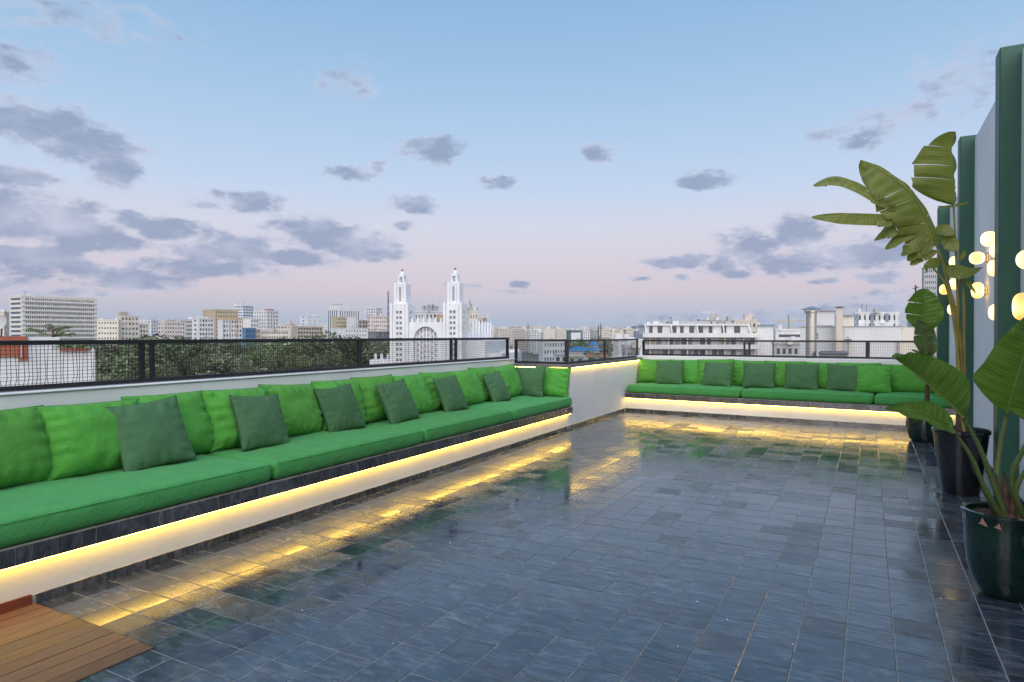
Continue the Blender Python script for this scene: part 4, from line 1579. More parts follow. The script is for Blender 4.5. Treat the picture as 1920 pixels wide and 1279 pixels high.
building('apartment_block', 'white tower block behind the pink apartments left of the church', Site(685, 705, 717, 578, 770, 35), 'white', W_(4, 14, .6, .55, (0, 1)), W_(3, 14, .5, .5), clutter=2)
building('apartment_block', 'pinkish apartment block directly left of the church', Site(689, 694, 729, 592, 525, 68), 'pink', W_(1, 11), W_(8, 11, .5, .45, (0, 1, 2)), clutter=4)
building('house', 'low dark house between the trees and the church', Site(690, 705, 730, 623, 402, 40), 'dark', None, W_(5, 4), clutter=2)
building('house', 'white low house peeping between the two round trees', Site(620, 645, 690, 617, 490, 60), 'white', None, W_(8, 5, .4, .4), clutter=4)

# ---- white church with two towers
AL, DC = 17, 150
S = Site(830.4, 865.7, 874.8, 568.6, DC, AL)
ch = empty('church', (S.C.x, S.C.y, GZ), S.rz, 'white church with twin stepped towers, round arch and row of pointed fins', 'church')
cm = wallmat('church', None)
k1 = S.WL                       # tower width
zc_ = lambda y: zat(850, y, DC) - GZ
z1, z2, z3, z4 = zc_(568.6), zc_(529), zc_(512), zc_(507.5)
S1 = Site(728, 762.5, 774.5, 568.6, DC + 3.7, AL)
rel = S1.C - S.C
ax = Vector((math.cos(S.rz), math.sin(S.rz), 0))
dxt = rel.dot(ax)               # offset of the second tower along the front


def tower(ox, nm):
    tw = bpy.data.objects.new('tower', None)
    tw.location = (ox, 0, 0)
    link(tw, ch)
    w = k1
    body = MB()
    r = .3
    body.box(-w + r, -r, r, w - r, 0, z1)
    # corner piers and flat bands leave two tall slots for the pierced screens
    for a0, a1 in ((0, .14), (.17, .33), (.67, .83), (.86, 1)):
        body.box(-w + a0 * w, -w + a1 * w, 0 + (.1 if a0 in (.17, .67) else 0), r, 0, z1 + (.25 if a0 in (0, .86) else 0))
        y0_, y1_ = max(a0 * w, r + .001), a1 * w
        if y1_ > y0_:
            body.box(-r, (-.1 if a0 in (.17, .67) else 0), y0_, y1_, 0, z1 + (.25 if a0 in (0, .86) else 0))
    body.box(-w + .335 * w, -w + .665 * w, .12, r, z1 - 1.6, z1)
    body.box(-r, -.12, .335 * w, .665 * w, z1 - 1.6, z1)
    body.box(-w + .47 * w, -w + .53 * w, .15, r, 0, z1 - 1.601)
    body.box(-r, -.15, .47 * w, .53 * w, 0, z1 - 1.601)
    body.build('lower_stage', cm, tw)
    scr = MB()
    st = (z1 - 2) / 22
    for q in range(22):
        for c in (.36, .54):
            scr.box(-w + c * w, -w + (c + .10) * w, .21, .29, 1.6 + q * st * .98, 1.6 + q * st * .98 + st * .42)
            scr.box(-.29, -.21, c * w, (c + .10) * w, 1.6 + q * st * .98, 1.6 + q * st * .98 + st * .42)
    tag(scr.build('pierced_screen', PANE[1], tw), kind='stuff')
    u0, u1 = .17, .83
    up = MB()
    up.box(-w * (1 - u0) + .2, -w * (1 - u1) - .2, u0 * w + .2, u1 * w - .2, z1 + .001, z2)
    for a0, a1 in ((.0, .2), (.26, .40), (.60, .74), (.8, 1)):
        aw = w * (u1 - u0)
        x0 = -w * (1 - u0)
        inn = 0.07 if a0 in (.26, .6) else 0
        up.box(x0 + a0 * aw, x0 + a1 * aw, u0 * w + inn, u0 * w + .2, z1 + .001, z2 + (.0 if inn else .2))
        ya, yb = max(u0 * w + a0 * aw, u0 * w + .201), u0 * w + a1 * aw
        if yb > ya:
            up.box(-w * (1 - u1) - .2, -w * (1 - u1) - inn, ya, yb, z1 + .001, z2 + (.0 if inn else .2))
    up.build('upper_stage', cm, tw)
    sc2 = MB()
    for q in range(9):
        for c in (.435, .515):
            aw = w * (u1 - u0)
            x0 = -w * (1 - u0)
            zq = z1 + (z2 - z1) * (.15 + .078 * q)
            sc2.box(x0 + c * aw, x0 + (c + .05) * aw, u0 * w + .12, u0 * w + .19, zq, zq + (z2 - z1) * .05)
    tag(sc2.build('pierced_screen', PANE[0], tw), kind='stuff')
    ln = MB()
    a, b = .33, .67
    for x in (a, b - .075):
        for y in (a, b - .075):
            ln.box(-w + x * w, -w + (x + .075) * w, y * w, (y + .075) * w, z2 + .01, z3 - .5)
    ln.box(-w + a * w, -w + b * w, a * w, b * w, z3 - .499, z3)
    ln.box(-w + (a - .02) * w, -w + (b + .02) * w, (a - .02) * w, (b + .02) * w, z2 + .001, z2 + .25)
    ln.build('lantern', cm, tw)
    cx, cy = -w * .5, w * .5
    rd = .135 * w
    MB().lathe([(rd, 0), (rd, .35), (rd * .92, .55), (rd * .6, .82), (.08, .95), (.0, .96)], 20, c=(cx, cy, z3 + .001)).build('dome', cm, tw, auto=40)
    MB().lathe([(0, 0), (.18, .05), (.30, .30), (.18, .55), (0, .6)], 14, c=(cx, cy, z3 + .93)).build('gold_ball', mat('gilt', (.45, .24, .07), .4, .6), tw, smooth=True)
    MB().box(-w * .9, -w * .1, w, w * 1.2, 0, z1 * .8).build('rear_buttress', cm, tw)


tower(0, 'right')
tower(dxt, 'left')
# front between the towers with the big arch
xa, xb = dxt + .02, -k1 - .02
zt = zc_(604)
xm, rad_, zb_ = (xa + xb) / 2 - .1, 3.05, zc_(640)
fr_ = MB()
yf, yb2 = .5, 1.6
na = 20
arc = [(xm + rad_ * math.cos(math.pi * q / na), zb_ + rad_ * 1.12 * math.sin(math.pi * q / na)) for q in range(na + 1)]
for y_ in (yf,):
    for q in range(na):
        (x0, za), (x1, zb1) = arc[q], arc[q + 1]
        fr_.poly([(x0, y_, za), (x0, y_, zt), (x1, y_, zt), (x1, y_, zb1)])
        fr_.poly([(x0, y_, za), (x1, y_, zb1), (x1, yb2, zb1), (x0, yb2, za)])
fr_.poly([(xm + rad_, yf, 0), (xb, yf, 0), (xb, yf, zt), (xm + rad_, yf, zt)])
fr_.poly([(xa, yf, 0), (xm - rad_, yf, 0), (xm - rad_, yf, zt), (xa, yf, zt)])
fr_.poly([(xm + rad_, yf, 0), (xm + rad_, yf, zb_), (xm + rad_, yb2, zb_), (xm + rad_, yb2, 0)])
fr_.poly([(xm - rad_, yf, zb_), (xm - rad_, yf, 0), (xm - rad_, yb2, 0), (xm - rad_, yb2, zb_)])
fr_.box(xa, xb, yb2, yb2 + 1.2, 0, zt - .02)
fr_.poly([(xa, yf, zt), (xb, yf, zt), (xb, yb2 + 1.2, zt), (xa, yb2 + 1.2, zt)])
fr_.build('arched_front', cm, ch)
for q in range(7):                                        # ribs inside the arch
    x = xm - rad_ + rad_ * 2 * (q + .5) / 7
    hh = zb_ + rad_ * 1.12 * math.sqrt(max(0, 1 - ((x - xm) / rad_) ** 2)) - .15
    MB().box(x - .17, x + .17, yb2 - .45, yb2 - .001, 0, hh).build('arch_rib', cm, ch)
for q in range(6):
    x = xm - rad_ + rad_ * 2 * (q + 1) / 7
    hh = zb_ + rad_ * 1.12 * math.sqrt(max(0, 1 - ((x - xm) / rad_) ** 2))
    mb = MB()
    z_ = hh - 1.0
    while z_ > 8:
        mb.box(x - .10, x + .10, yb2 - .05, yb2 - .002, z_, z_ + .45)
        z_ -= 1.25
    mb.build('lattice_window', PANE[1], ch)


def fin(x, y, z0, z1_, w=.34, dp=.8, nm='fin'):
    mb = MB()
    mb.box(x - w / 2, x + w / 2, y, y + dp, z0, z1_ - .35)
    n = len(mb.v)
    mb.v += [(x - w / 2, y, z1_ - .35), (x + w / 2, y, z1_ - .35), (x + w / 2, y + dp, z1_ - .35), (x - w / 2, y + dp, z1_ - .35), (x, y, z1_), (x, y + dp, z1_)]
    for f in ((0, 1, 4), (2, 3, 5), (1, 2, 5, 4), (3, 0, 4, 5)):
        mb.f.append(tuple(n + i for i in f))
        mb.m.append(0)
    mb.build(nm, cm, ch)


for q in range(6):
    fin(xa + (xb - xa) * (q + .5) / 6, .8, zt + .001, zt + 1.25, .42)
# nave side: stepped wall with a row of pointed fins
nz_ = zc_(623)
Sn = Site(874, 875.5, 926, 623, DC + 2.5, AL)
nl = Sn.WR
nx0 = -.6
nv = MB()
nv.box(-k1 * 1.3, nx0, 4.4, 4.4 + 26, 0, nz_)
nv.build('nave', cm, ch)
for q in range(9):
    y = 5.0 + q * 2.85
    mb = MB()
    w = .5
    zt_ = zc_(597.5 + q * .3)
    mb.box(nx0 + .001, nx0 + .42, y, y + w, 0, zt_ - .8)
    n = len(mb.v)
    mb.v += [(nx0, y, zt_ - .8), (nx0 + .42, y, zt_ - .8), (nx0 + .42, y + w, zt_ - .8), (nx0, y + w, zt_ - .8), (nx0 + .1, y + w / 2, zt_), (nx0 + .32, y + w / 2, zt_)]
    for f in ((0, 1, 5, 4), (2, 3, 4, 5), (1, 2, 5), (3, 0, 4)):
        mb.f.append(tuple(n + i for i in f))
        mb.m.append(0)
    mb.build('fin', cm, ch)
MB().box(nx0 + .002, nx0 + 5, 4.45, 30, 0, zc_(640)).build('aisle', cm, ch)
for q in range(10):
    fin(nx0 + 4.6, 5 + q * 2.6, zc_(640) + .001, zc_(636), .5, .5, 'aisle_fin')
MB().box(nx0 + 5.003, nx0 + 8.6, 6.0, 29, 0, zc_(664)).build('low_aisle', cm, ch)
for q in range(8):
    fin(nx0 + 8.3, 7 + q * 2.7, zc_(664) + .001, zc_(657), .5, .5, 'aisle_fin')
MB().box(xa - 5.6 - k1, xa - k1 - .03, 1.0, 8, 0, zc_(676)).build('low_aisle', cm, ch)
for q in range(3):
    fin(xa - k1 - 1.0 - q * 1.6, 1.1, zc_(676) + .001, zc_(664), .55, .5, 'aisle_fin')

# ---- behind and right of the church
building('apartment_block', 'block with orange window panels showing between the church towers', Site(777, 795, 834, 585, 215, 50), 'white', W_(3, 9, .5, .4), W_(5, 9, .5, .5, (0, 2)), tops=((.1, .8, .3, .8, 2.2, 'grey'),), clutter=5)
S = Site(777, 795, 834, 585, 215, 50)
o_ = [o for o in bpy.data.objects if o.get('label', '').startswith('block with orange')][0]
MB().box(.01, .25, S.WR * .55, S.WR * .95, S.H - 3.2, S.H - .9).build('orange_panel', wallmat('orange', None), o_)
building('apartment_block', 'white block with rust panels right behind the right church tower', Site(872, 880, 897, 585, 225, 60), 'cream', None, W_(3, 9, .4, .4), clutter=5, tops=((.3, .9, .1, .5, 1.5, 'grey'),))
building('apartment_block', 'cream house with small balconies behind the church fins', Site(893, 898, 912, 597, 240, 60), 'pink', None, W_(3, 9), clutter=3)

row_ = [(927, 935, 980, 617, 420, 55, 'beige', 10, 'long beige apartments directly right of the church'),
        (950, 985, 1000, 612, 700, 40, 'pink', 8, 'far pinkish block above the long beige apartments'),
        (978, 990, 1008, 619, 430, 50, 'white', 3, 'white stepped houses above the left end of the glass railing'),
        (1000, 1012, 1020, 623, 400, 40, 'white', 3, 'bright white wall with few windows behind the glass railing'),
        (1018, 1019, 1041, 618, 400, 76, 'beige', 0, 'plain beige blind gable above the glass railing'),
        (1040, 1046, 1066, 617, 440, 55, 'cream', 5, 'cream block right of the plain beige gable'),
        (1062, 1066, 1090, 620, 380, 66, 'teal', 5, 'dark teal office with a white inset window grid'),
        (1088, 1093, 1106, 621, 385, 62, 'white', 3, 'small white block right of the teal office'),
        (1104, 1112, 1122, 619, 400, 45, 'grey', 3, 'grey block right of the small white one'),
        (1116, 1124, 1148, 618, 430, 55, 'cream', 6, 'cream balcony block below the twin aerial masts'),
        (1146, 1147, 1168, 619, 330, 75, 'beige', 1, 'beige wall with one column of windows'),
        (1164, 1167, 1188, 617, 340, 72, 'beige', 6, 'beige block with a regular window grid'),
        (1186, 1192, 1218, 621, 350, 60, 'slate', 4, 'blue grey terraced block left of the white modern building'),
        (1184, 1192, 1217, 612, 600, 55, 'slate', 6, 'far grey block with a red top edge'),
        (1212, 1222, 1240, 623, 300, 50, 'dark', 4, 'dark low house beside the white modern building')]
for xl, xc, xr, yt, d, al, wm, n, lab_ in row_:
    wd = Site(xl, xc, xr, yt, d * 2.0, al)
    nf = max(3, int(wd.H / 3.2))
    building('apartment_block', lab_, wd, wm, W_(2, nf, .45, .45) if n > 1 and xc - xl > 4 else None, W_(n, nf, .5, .5, (0, 1, 2)) if n else None, clutter=3)
S = Site(1062, 1066, 1090, 620, 760, 66)
o_ = [o for o in bpy.data.objects if o.get('label', '').startswith('dark teal office')][0]
MB().box(.005, .12, S.WR * .2, S.WR * .95, 0, S.H - 2.2).build('white_inset', wallmat('white', None), o_)

# low city reaching to the horizon
fm = plaster('far_render', (.58, .55, .52), .1, .05, .85, 0, 0)
t = NT(fm)
bk = t.n('ShaderNodeTexBrick')
o_c = t.n('ShaderNodeTexCoord').outputs['Object']
t.l(t.scale(o_c, (1, 1, 1)), bk.inputs['Vector'])
rnd = t.n('ShaderNodeObjectInfo').outputs['Random']
fc = t.ramp(rnd, [(0, (.74, .73, .72)), (.3, (.62, .57, .52)), (.55, (.72, .72, .74)), (.75, (.56, .48, .44)), (1, (.68, .67, .67))])
# windows of the farthest blocks, a few tenths of a pixel each
vx = t.n('ShaderNodeSeparateXYZ')
t.l(t.pos(), vx.inputs[0])
sx_ = t.math('FRACT', t.math('MULTIPLY', t.math('ADD', vx.outputs[0], vx.outputs[1]), .28))
sz_ = t.math('FRACT', t.math('MULTIPLY', vx.outputs[2], .31))
wmask = t.math('MULTIPLY', t.math('MULTIPLY', t.math('GREATER_THAN', sx_, .5), t.math('GREATER_THAN', sz_, .5)), t.math('LESS_THAN', t.n('ShaderNodeNewGeometry').outputs['Normal'], 2) if False else 1.0)
t.l(t.mix(t.math('MULTIPLY', wmask, .7), fc, (.07, .075, .085)), t.p.inputs['Base Color'])
unit = MB().box(-.5, .5, -.5, .5, 0, 1)
unit.box(-.2, .1, -.2, .2, 1.0005, 1.12)
um = unit.mesh('far_block', fm)
rf = random.Random(21)
for k in range(290):
    px = rf.uniform(180, 930) if rf.random() < .38 else rf.uniform(915, 1330)
    d = rf.uniform(850, 4000) if px > 915 else rf.uniform(750, 2200)
    w = hdir(px) * d
    yt_ = (rf.uniform(613, 624) + (4 if d < 1500 else 0)) if px > 915 else rf.uniform(604, 622)
    hh = zat(px, yt_, d) - GZ
    o = inst('far_house', um, None, (w.x, w.y, GZ), (0, 0, rf.uniform(0, 3)), (rf.uniform(12, 36) * (1 + d / 4000), rf.uniform(12, 26), hh))
    tag(o, 'tiny pale flat roofed block in the hazy city strip along the horizon', 'house', 'far city blocks along the horizon')


# ---- masts and cranes
def mast(px, ytop, ybot, d, label, w=.9, red=False):
    C = hdir(px) * d
    z0, z1_ = GZ, zat(px, ytop, d)
    r = empty('radio_mast', (C.x, C.y, GZ), 0, label, 'mast')
    mb = MB()
    zb = zat(px, ybot, d) - GZ - 4
    h = z1_ - GZ
    for a, b in ((-1, -1), (1, -1), (1, 1), (-1, 1)):
        mb.bar((a * w, b * w, 0), (a * w * .35, b * w * .35, h), w * .22)
    n = 14
    for q in range(n):
        f0, f1 = q / n, (q + 1) / n
        wa, wb = w * (1 - .65 * f0), w * (1 - .65 * f1)
        mb.bar((-wa, -wa, h * f0), (wb, -wb, h * f1), w * .14)
        mb.bar((wa, wa, h * f0), (-wb, wb, h * f1), w * .14)
    mb.build('lattice', M['black'], r)
    MB().box(-w * .7, w * .7, -w * .7, w * .7, h * .93, h * .985).build('antenna', M['sheet'], r)
    return r


mast(728, 546, 600, 330, 'thin lattice mast standing close left of the church', .45)
mast(1122, 608, 625, 700, 'left one of the twin short masts on the skyline', .9)
mast(1126.5, 605, 625, 700, 'right and taller one of the twin short masts on the skyline', .9)
mast(1256.5, 595, 622, 260, 'stout lattice mast on the roofs left of the grey crane', .8)
mast(1239, 599, 622, 500, 'thin far mast left of the stout lattice mast', .7)
mast(990, 605, 622, 800, 'thin mast on the horizon right of the church', .7)


def crane(px, ytop, yj, x0, x1, d, label, m_):
    C = hdir(px) * d
    sc = d / FPX
    r = empty('tower_crane', (C.x, C.y, GZ), TH, label, 'crane')
    h = zat(px, yj, d) - GZ
    ht = zat(px, ytop, d) - GZ
    w = max(.5, .8 * sc)
    mb = MB()
    for a, b in ((-1, -1), (1, -1), (1, 1), (-1, 1)):
        mb.bar((a * w, b * w, 0), (a * w, b * w, h), w * .4)
    for q in range(16):
        mb.bar((-w, -w, h * q / 16), (w, -w, h * (q + 1) / 16), w * .25)
    mb.build('tower', m_, r)
    jb = MB()
    xa_, xb_ = (x0 - px) * sc, (x1 - px) * sc
    jb.bar((xa_, 0, h), (xb_, 0, h), w * .45)
    jb.bar((xa_, 0, h + w * 1.2), (xb_, 0, h + w * 1.2), w * .35)
    n = 14
    for q in range(n):
        jb.bar((xa_ + (xb_ - xa_) * q / n, 0, h), (xa_ + (xb_ - xa_) * (q + 1) / n, 0, h + w * 1.2), w * .25)
    jb.build('jib', m_, r)
    MB().bar((0, 0, h), (0, 0, ht), w * .9).build('apex', m_, r)
    ty = MB()
    ty.bar((0, 0, ht), (xa_ * .8, 0, h + w * 1.2), w * .15)
    ty.bar((0, 0, ht), (xb_ * .8, 0, h + w * 1.2), w * .15)
    ty.build('tie_bar', m_, r)
    far_end = xa_ if abs(xa_) < abs(xb_) else xb_
    MB().box(min(far_end * .8, far_end), max(far_end * .8, far_end), -w, w, h - w * 2.2, h - w * .3).build('counterweight', wallmat('grey', None), r)


crane(1337, 579, 587, 1316, 1344, 330, 'grey tower crane above the raw concrete roof', M['sheet'])
crane(1479.5, 592, 603, 1459, 1508, 520, 'orange tower crane on the skyline left of the steel flue', wallmat('orange', None))
crane(1712, 585, 598, 1688, 1722, 900, 'faint far crane between striped block and split leaves', M['sheet'])

# ---- white modern building behind the far railing
S = Site(1207, 1208, 1420, 626, 175, 80, depth=16)
mbd = empty('modern_building', (S.C.x, S.C.y, GZ), S.rz, 'long white modern building with balcony bands and ribbon windows behind the far railing', 'building')
L_ = S.WR
zf = lambda y: zat(1300, y, S.d + L_ * .35) - GZ
ztop = zf(624)
fh = 3.05
wl_ = MB()
wl_.box(-15, -1.6, 0, L_, 0, ztop - .2)
wl_.build('core', wallmat('grey', None), mbd)
for k in range(5):
    zt_ = ztop - .1 - fh * k
    MB().box(-1.62, 0, -.3, L_ + .3, zt_ - 1.15, zt_).build('balcony_band', wallmat('white', None), mbd)
    MB().box(-1.61, -.9, -.1, L_ + .1, zt_ - 1.35, zt_ - 1.151).build('floor_slab', wallmat('grey', None), mbd)
    n = 18
    gm_ = MB().box(-1.595, -1.5, -.62, .62, 0, 1.85).mesh('window', PANE[0])
    gm2 = MB().box(-1.595, -1.5, -.62, .62, 0, 1.85).mesh('window', PANE[1])
    gm3 = MB().box(-1.595, -1.5, -.62, .62, 0, 1.85).mesh('window', PANE[2])
    cm_ = MB().box(-1.59, -.55, -.11, .11, 0, 1.7).mesh('pier', wallmat('white', None))
    rs = random.Random(k)
    for q in range(n):
        y = L_ * (q + .5) / n
        if rs.random() < .85:
            inst('window', rs.choice((gm_, gm_, gm2, gm3)), mbd, (0, y, zt_ - fh + .02))
        if q % 3 == 0:
            inst('pier', cm_, mbd, (0, y + L_ / n * .5, zt_ - fh + .002))
# set-back top storey
zr = zf(608)
st = MB().box(-13, -2.6, .8, L_ * .94, ztop - .19, zr - .45)
st.build('top_storey', wallmat('white', None), mbd)
MB().box(-13.4, -1.9, .3, L_ * .96, zr - .449, zr).build('roof_slab', wallmat('white', None), mbd)
for q in range(5):
    y = .6 + L_ * .93 * q / 4
    MB().bar((-2.0, y, zr - .46), (-.9, y, ztop - .1), .28, .22).build('raking_strut', wallmat('white', None), mbd)
dm = MB().box(-2.66, -2.55, -.8, .8, 0, 1.9).mesh('window', PANE[0])
for q, y in enumerate((2.2, 4.6, 8.2, 10.4, 13, 15.2, 18, 21.5, 25)):
    if y < L_ * .92:
        inst('window', dm, mbd, (0, y, ztop - .15), (0, 0, 0), (1, .6 + .2 * (q % 3), 1))
aw = MB().box(-2.5, -1.4, L_ * .50, L_ * .64, zr - .62, zr - .5).build('awning', wallmat('brown', None), mbd)
# roof-top clutter
rs = random.Random(77)
for q in range(12):
    y = rs.uniform(.5, L_ * .9)
    x = rs.uniform(-11, -4)
    s_ = rs.uniform(.5, 1.1)
    MB().box(x, x + s_ * 1.6, y, y + s_ * 1.4, zr + .001, zr + s_ * .8).build('roof_box', wallmat(rs.choice(('grey', 'white', 'beige', 'dark')), None), mbd)
MB().box(-11, -3.4, L_ * .27, L_ * .62, zr + .002, zr + .75).build('pergola_roof', wallmat('grey', None), mbd)
for q in range(4):
    MB().lathe([(0, .0), (.35, .04), (.5, .16), (.48, .17), (.33, .06), (0, .02)], 14).build('satellite_dish', M['sheet'], mbd, auto=40).matrix_basis = Matrix.Translation((-3 - q, L_ * (.3 + .16 * q), zr + .8)) @ Matrix.Rotation(R(70), 4, 'X')

# raw concrete roof storeys and white stair towers behind it
def zbox(name, label, xl, xc, xr, yt, d, al, wm, fr=None, sd=None, **k):
    return building(name, label, Site(xl, xc, xr, yt, d, al), wm, fr, sd, **k)


zbox('unfinished_house', 'raw concrete roof storey below the grey crane', 1308, 1312, 1352, 601, 235, 70, 'grey', None, None, clutter=2)
zbox('unfinished_house', 'tall raw concrete stair core below the grey crane', 1330, 1346, 1353, 592, 240, 30, 'beige', None, None, clutter=0, parapet=0)
zbox('house', 'small white house with four black windows behind the modern building', 1353, 1354, 1372, 602, 245, 74, 'white', None, W_(2, 7, .45, .5, (0,)), clutter=1)
zbox('unfinished_house', 'raw grey house with brown openings and rust red box', 1370, 1376, 1420, 602, 250, 66, 'beige', None, W_(5, 7, .5, .45, (0, 0)), clutter=2, tops=((.2, .9, .50, .82, 2.6, 'pink'),))
zbox('office_block', 'low dark windowed block behind the blind white wall', 1405, 1410, 1452, 611, 280, 66, 'slate', None, W_(10, 8, .7, .5, (0, 3)), clutter=2)
zbox('house', 'blind white gable wall right of the modern building', 1418, 1419, 1450, 614, 185, 80, 'white', None, None, clutter=0, parapet=.15)
zbox('office_block', 'white block with a ribbon of windows left of the steel flue', 1452, 1454, 1512, 620, 200, 76, 'white', None, W_(1, 9, .85, .26, (0,), name='ribbon_window'), clutter=2)
zbox('house', 'pale stepped house with dark openings below the orange crane', 1448, 1452, 1500, 646, 150, 72, 'grey', None, W_(4, 7, .5, .4, (0,)), clutter=3)
zbox('apartment_block', 'far striped apartment block with dark balcony bands', 1601, 1603, 1686, 588, 260, 78, 'white', None, W_(1, 14, .99, .58, (0,), name='balcony_recess', edge=.003), clutter=5)
S = Site(1601, 1603, 1686, 588, 260, 78)
o_ = [o for o in bpy.data.objects if o.get('label', '').startswith('far striped')][0]
for q in range(9):
    y = S.WR * (q + .5) / 9
    MB().box(.01, .2, y - .5, y + .5, 0, S.H).build('pier', wallmat('white' if q % 3 else 'slate', None), o_)
zbox('office_tower', 'tall pale tower with a dotted window grid behind the split leaves', 1728, 1732, 1756, 503, 420, 70, 'grey', None, W_(6, 26, .5, .5, (0,)), clutter=0)
zbox('house', 'low white roofs between the white rooftop wall and the split leaves', 1688, 1690, 1740, 622, 60, 76, 'white', None, None, clutter=5)

# ---- white rooftop next door with the steel flue
S = Site(1508, 1570, 1690, 612, 26, 12)
rt_ = empty('white_rooftop', (0, 0, GZ), 0, 'white neighbouring rooftop wall with stair house and chimney close behind the far railing', 'building')


def wbox(px0, px1, y0, y1, d, dep, wm, name, parent, rise=0):
    """a wall block facing the terrace: between two columns at distance d"""
    a, b = hdir(px0) * d, hdir(px1) * d
    # straight face between the two corners
    c = (a + b) / 2
    zt_, zb = zat((px0 + px1) / 2, y0, c.length), (zat((px0 + px1) / 2, y1, c.length) if y1 is not None else GZ)
    n_ = Vector((c.x, c.y, 0)).normalized() * dep
    mb = MB()
    v = [a, b, b + n_, a + n_]
    mb.v = [(p.x, p.y, zb) for p in v] + [(p.x, p.y, zt_) for p in v]
    mb.f = [(0, 3, 2, 1), (4, 5, 6, 7), (0, 1, 5, 4), (1, 2, 6, 5), (2, 3, 7, 6), (3, 0, 4, 7)]
    mb.m = [0] * 6
    o = mb.build(name, wallmat(wm, None), parent)
    if parent is not None:
        o.matrix_parent_inverse = Matrix.Translation(-Vector(parent.location))
    return o


wbox(1500, 1690, 613, None, 26, 7, 'white', 'wall', rt_)
wbox(1690.6, 1720, 614, None, 26.1, 5, 'cream', 'wall', rt_)
wbox(1510, 1564, 583, 613.4, 27, 4, 'white', 'stair_house', rt_)
wbox(1507, 1567, 581.6, 582.9, 26.9, 4.3, 'grey', 'stair_house_cap', rt_)
wbox(1530, 1561, 610.5, 613.2, 26.95, .1, 'dark', 'slot', rt_)
wbox(1571, 1601, 592, 613.3, 27.5, 3, 'cream', 'stair_house', rt_)
wbox(1569, 1602, 590.6, 591.9, 27.4, 3.2, 'brown', 'stair_house_cap', rt_)
wbox(1567, 1580, 577, 690, 25.6, .3, 'cream', 'chimney', rt_)
wbox(1564, 1583.5, 574, 575.4, 25.5, .6, 'grey', 'chimney_cap', rt_)
wbox(1569, 1578, 575.5, 576.9, 25.65, .2, 'dark', 'chimney_gap', rt_)
wbox(1565.5, 1567.6, 588, 680, 25.5, .06, 'brown', 'rust_streak_pipe', rt_)
wbox(1497, 1694, 611.6, 612.8, 25.97, 7.1, 'grey', 'wall_cap', rt_)
wbox(1530, 1534, 625, 630, 25.97, .05, 'dark', 'vent', rt_)
wbox(1530, 1534, 631.5, 635, 25.97, .05, 'dark', 'vent', rt_)
wbox(1588, 1592, 631, 665, 25.6, .1, 'brown', 'bracket_post', rt_)
wbox(1583, 1597, 636, 642, 25.55, .06, 'dark', 'bracket', rt_)
wbox(1683, 1687, 640, 660, 25.9, .1, 'brown', 'drain_pipe', rt_)
wbox(1640, 1672, 604, 611.4, 27.5, 2, 'white', 'roof_box', rt_)
wbox(1610, 1622, 600, 611.4, 27.5, 1, 'white', 'roof_box', rt_)
for px_, d_ in ((1615, 27), (1655, 27.5)):
    C = hdir(px_) * d_
    ds = MB().lathe([(0, .0), (.05, .006), (.085, .03), (.08, .033), (.045, .012), (0, .01)], 18).build('satellite_dish', wallmat('white', None), rt_, auto=40)
    ds.matrix_parent_inverse = Matrix.Translation(-Vector(rt_.location))
    ds.matrix_basis = Matrix.Translation((C.x, C.y, zat(px_, 604, d_))) @ Matrix.Rotation(R(60), 4, 'X')
# low lean-to roof seen through the mesh
wbox(1536, 1590, 664, None, 21, 3, 'grey', 'lean_to', rt_)
wbox(1534, 1592, 662.5, 663.9, 20.9, 3.2, 'dark', 'lean_to_roof', rt_)

# steel flue with a conical rain cap
C = hdir(1521) * 24.0
fl = empty('steel_flue', (C.x, C.y, GZ), 0, 'shiny steel flue pipe with conical rain cap on the white rooftop', 'chimney')
zt_ = zat(1521, 583, 24) - GZ
r_ = 8.6 * 24 / FPX
steel = mat('stainless_steel', (.50, .48, .45), .38, .9)
MB().lathe([(r_, 0), (r_, zt_ - .55), (r_ * 1.06, zt_ - .545), (r_ * 1.06, zt_ - .50), (r_, zt_ - .495), (r_, zt_ - .08), (r_ * 1.12, zt_ - .06), (r_ * 1.12, zt_), (r_ * .8, zt_), (r_ * .8, zt_ - .2)], 28).build('pipe', steel, fl, auto=40)
MB().lathe([(r_ * 2.0, zt_ + .05), (r_ * .9, zt_ + .11), (0, zt_ + .16), (0, zt_ + .12), (r_ * .9, zt_ + .08), (r_ * 2.0, zt_ + .045)], 28).build('rain_cap', steel, fl, auto=40)
for q in range(3):
    a = 2.1 * q + .4
    MB().bar((r_ * math.cos(a), r_ * math.sin(a), zt_ - .25), (r_ * 1.5 * math.cos(a), r_ * 1.5 * math.sin(a), zt_ + .07), .02).build('strap', steel, fl)

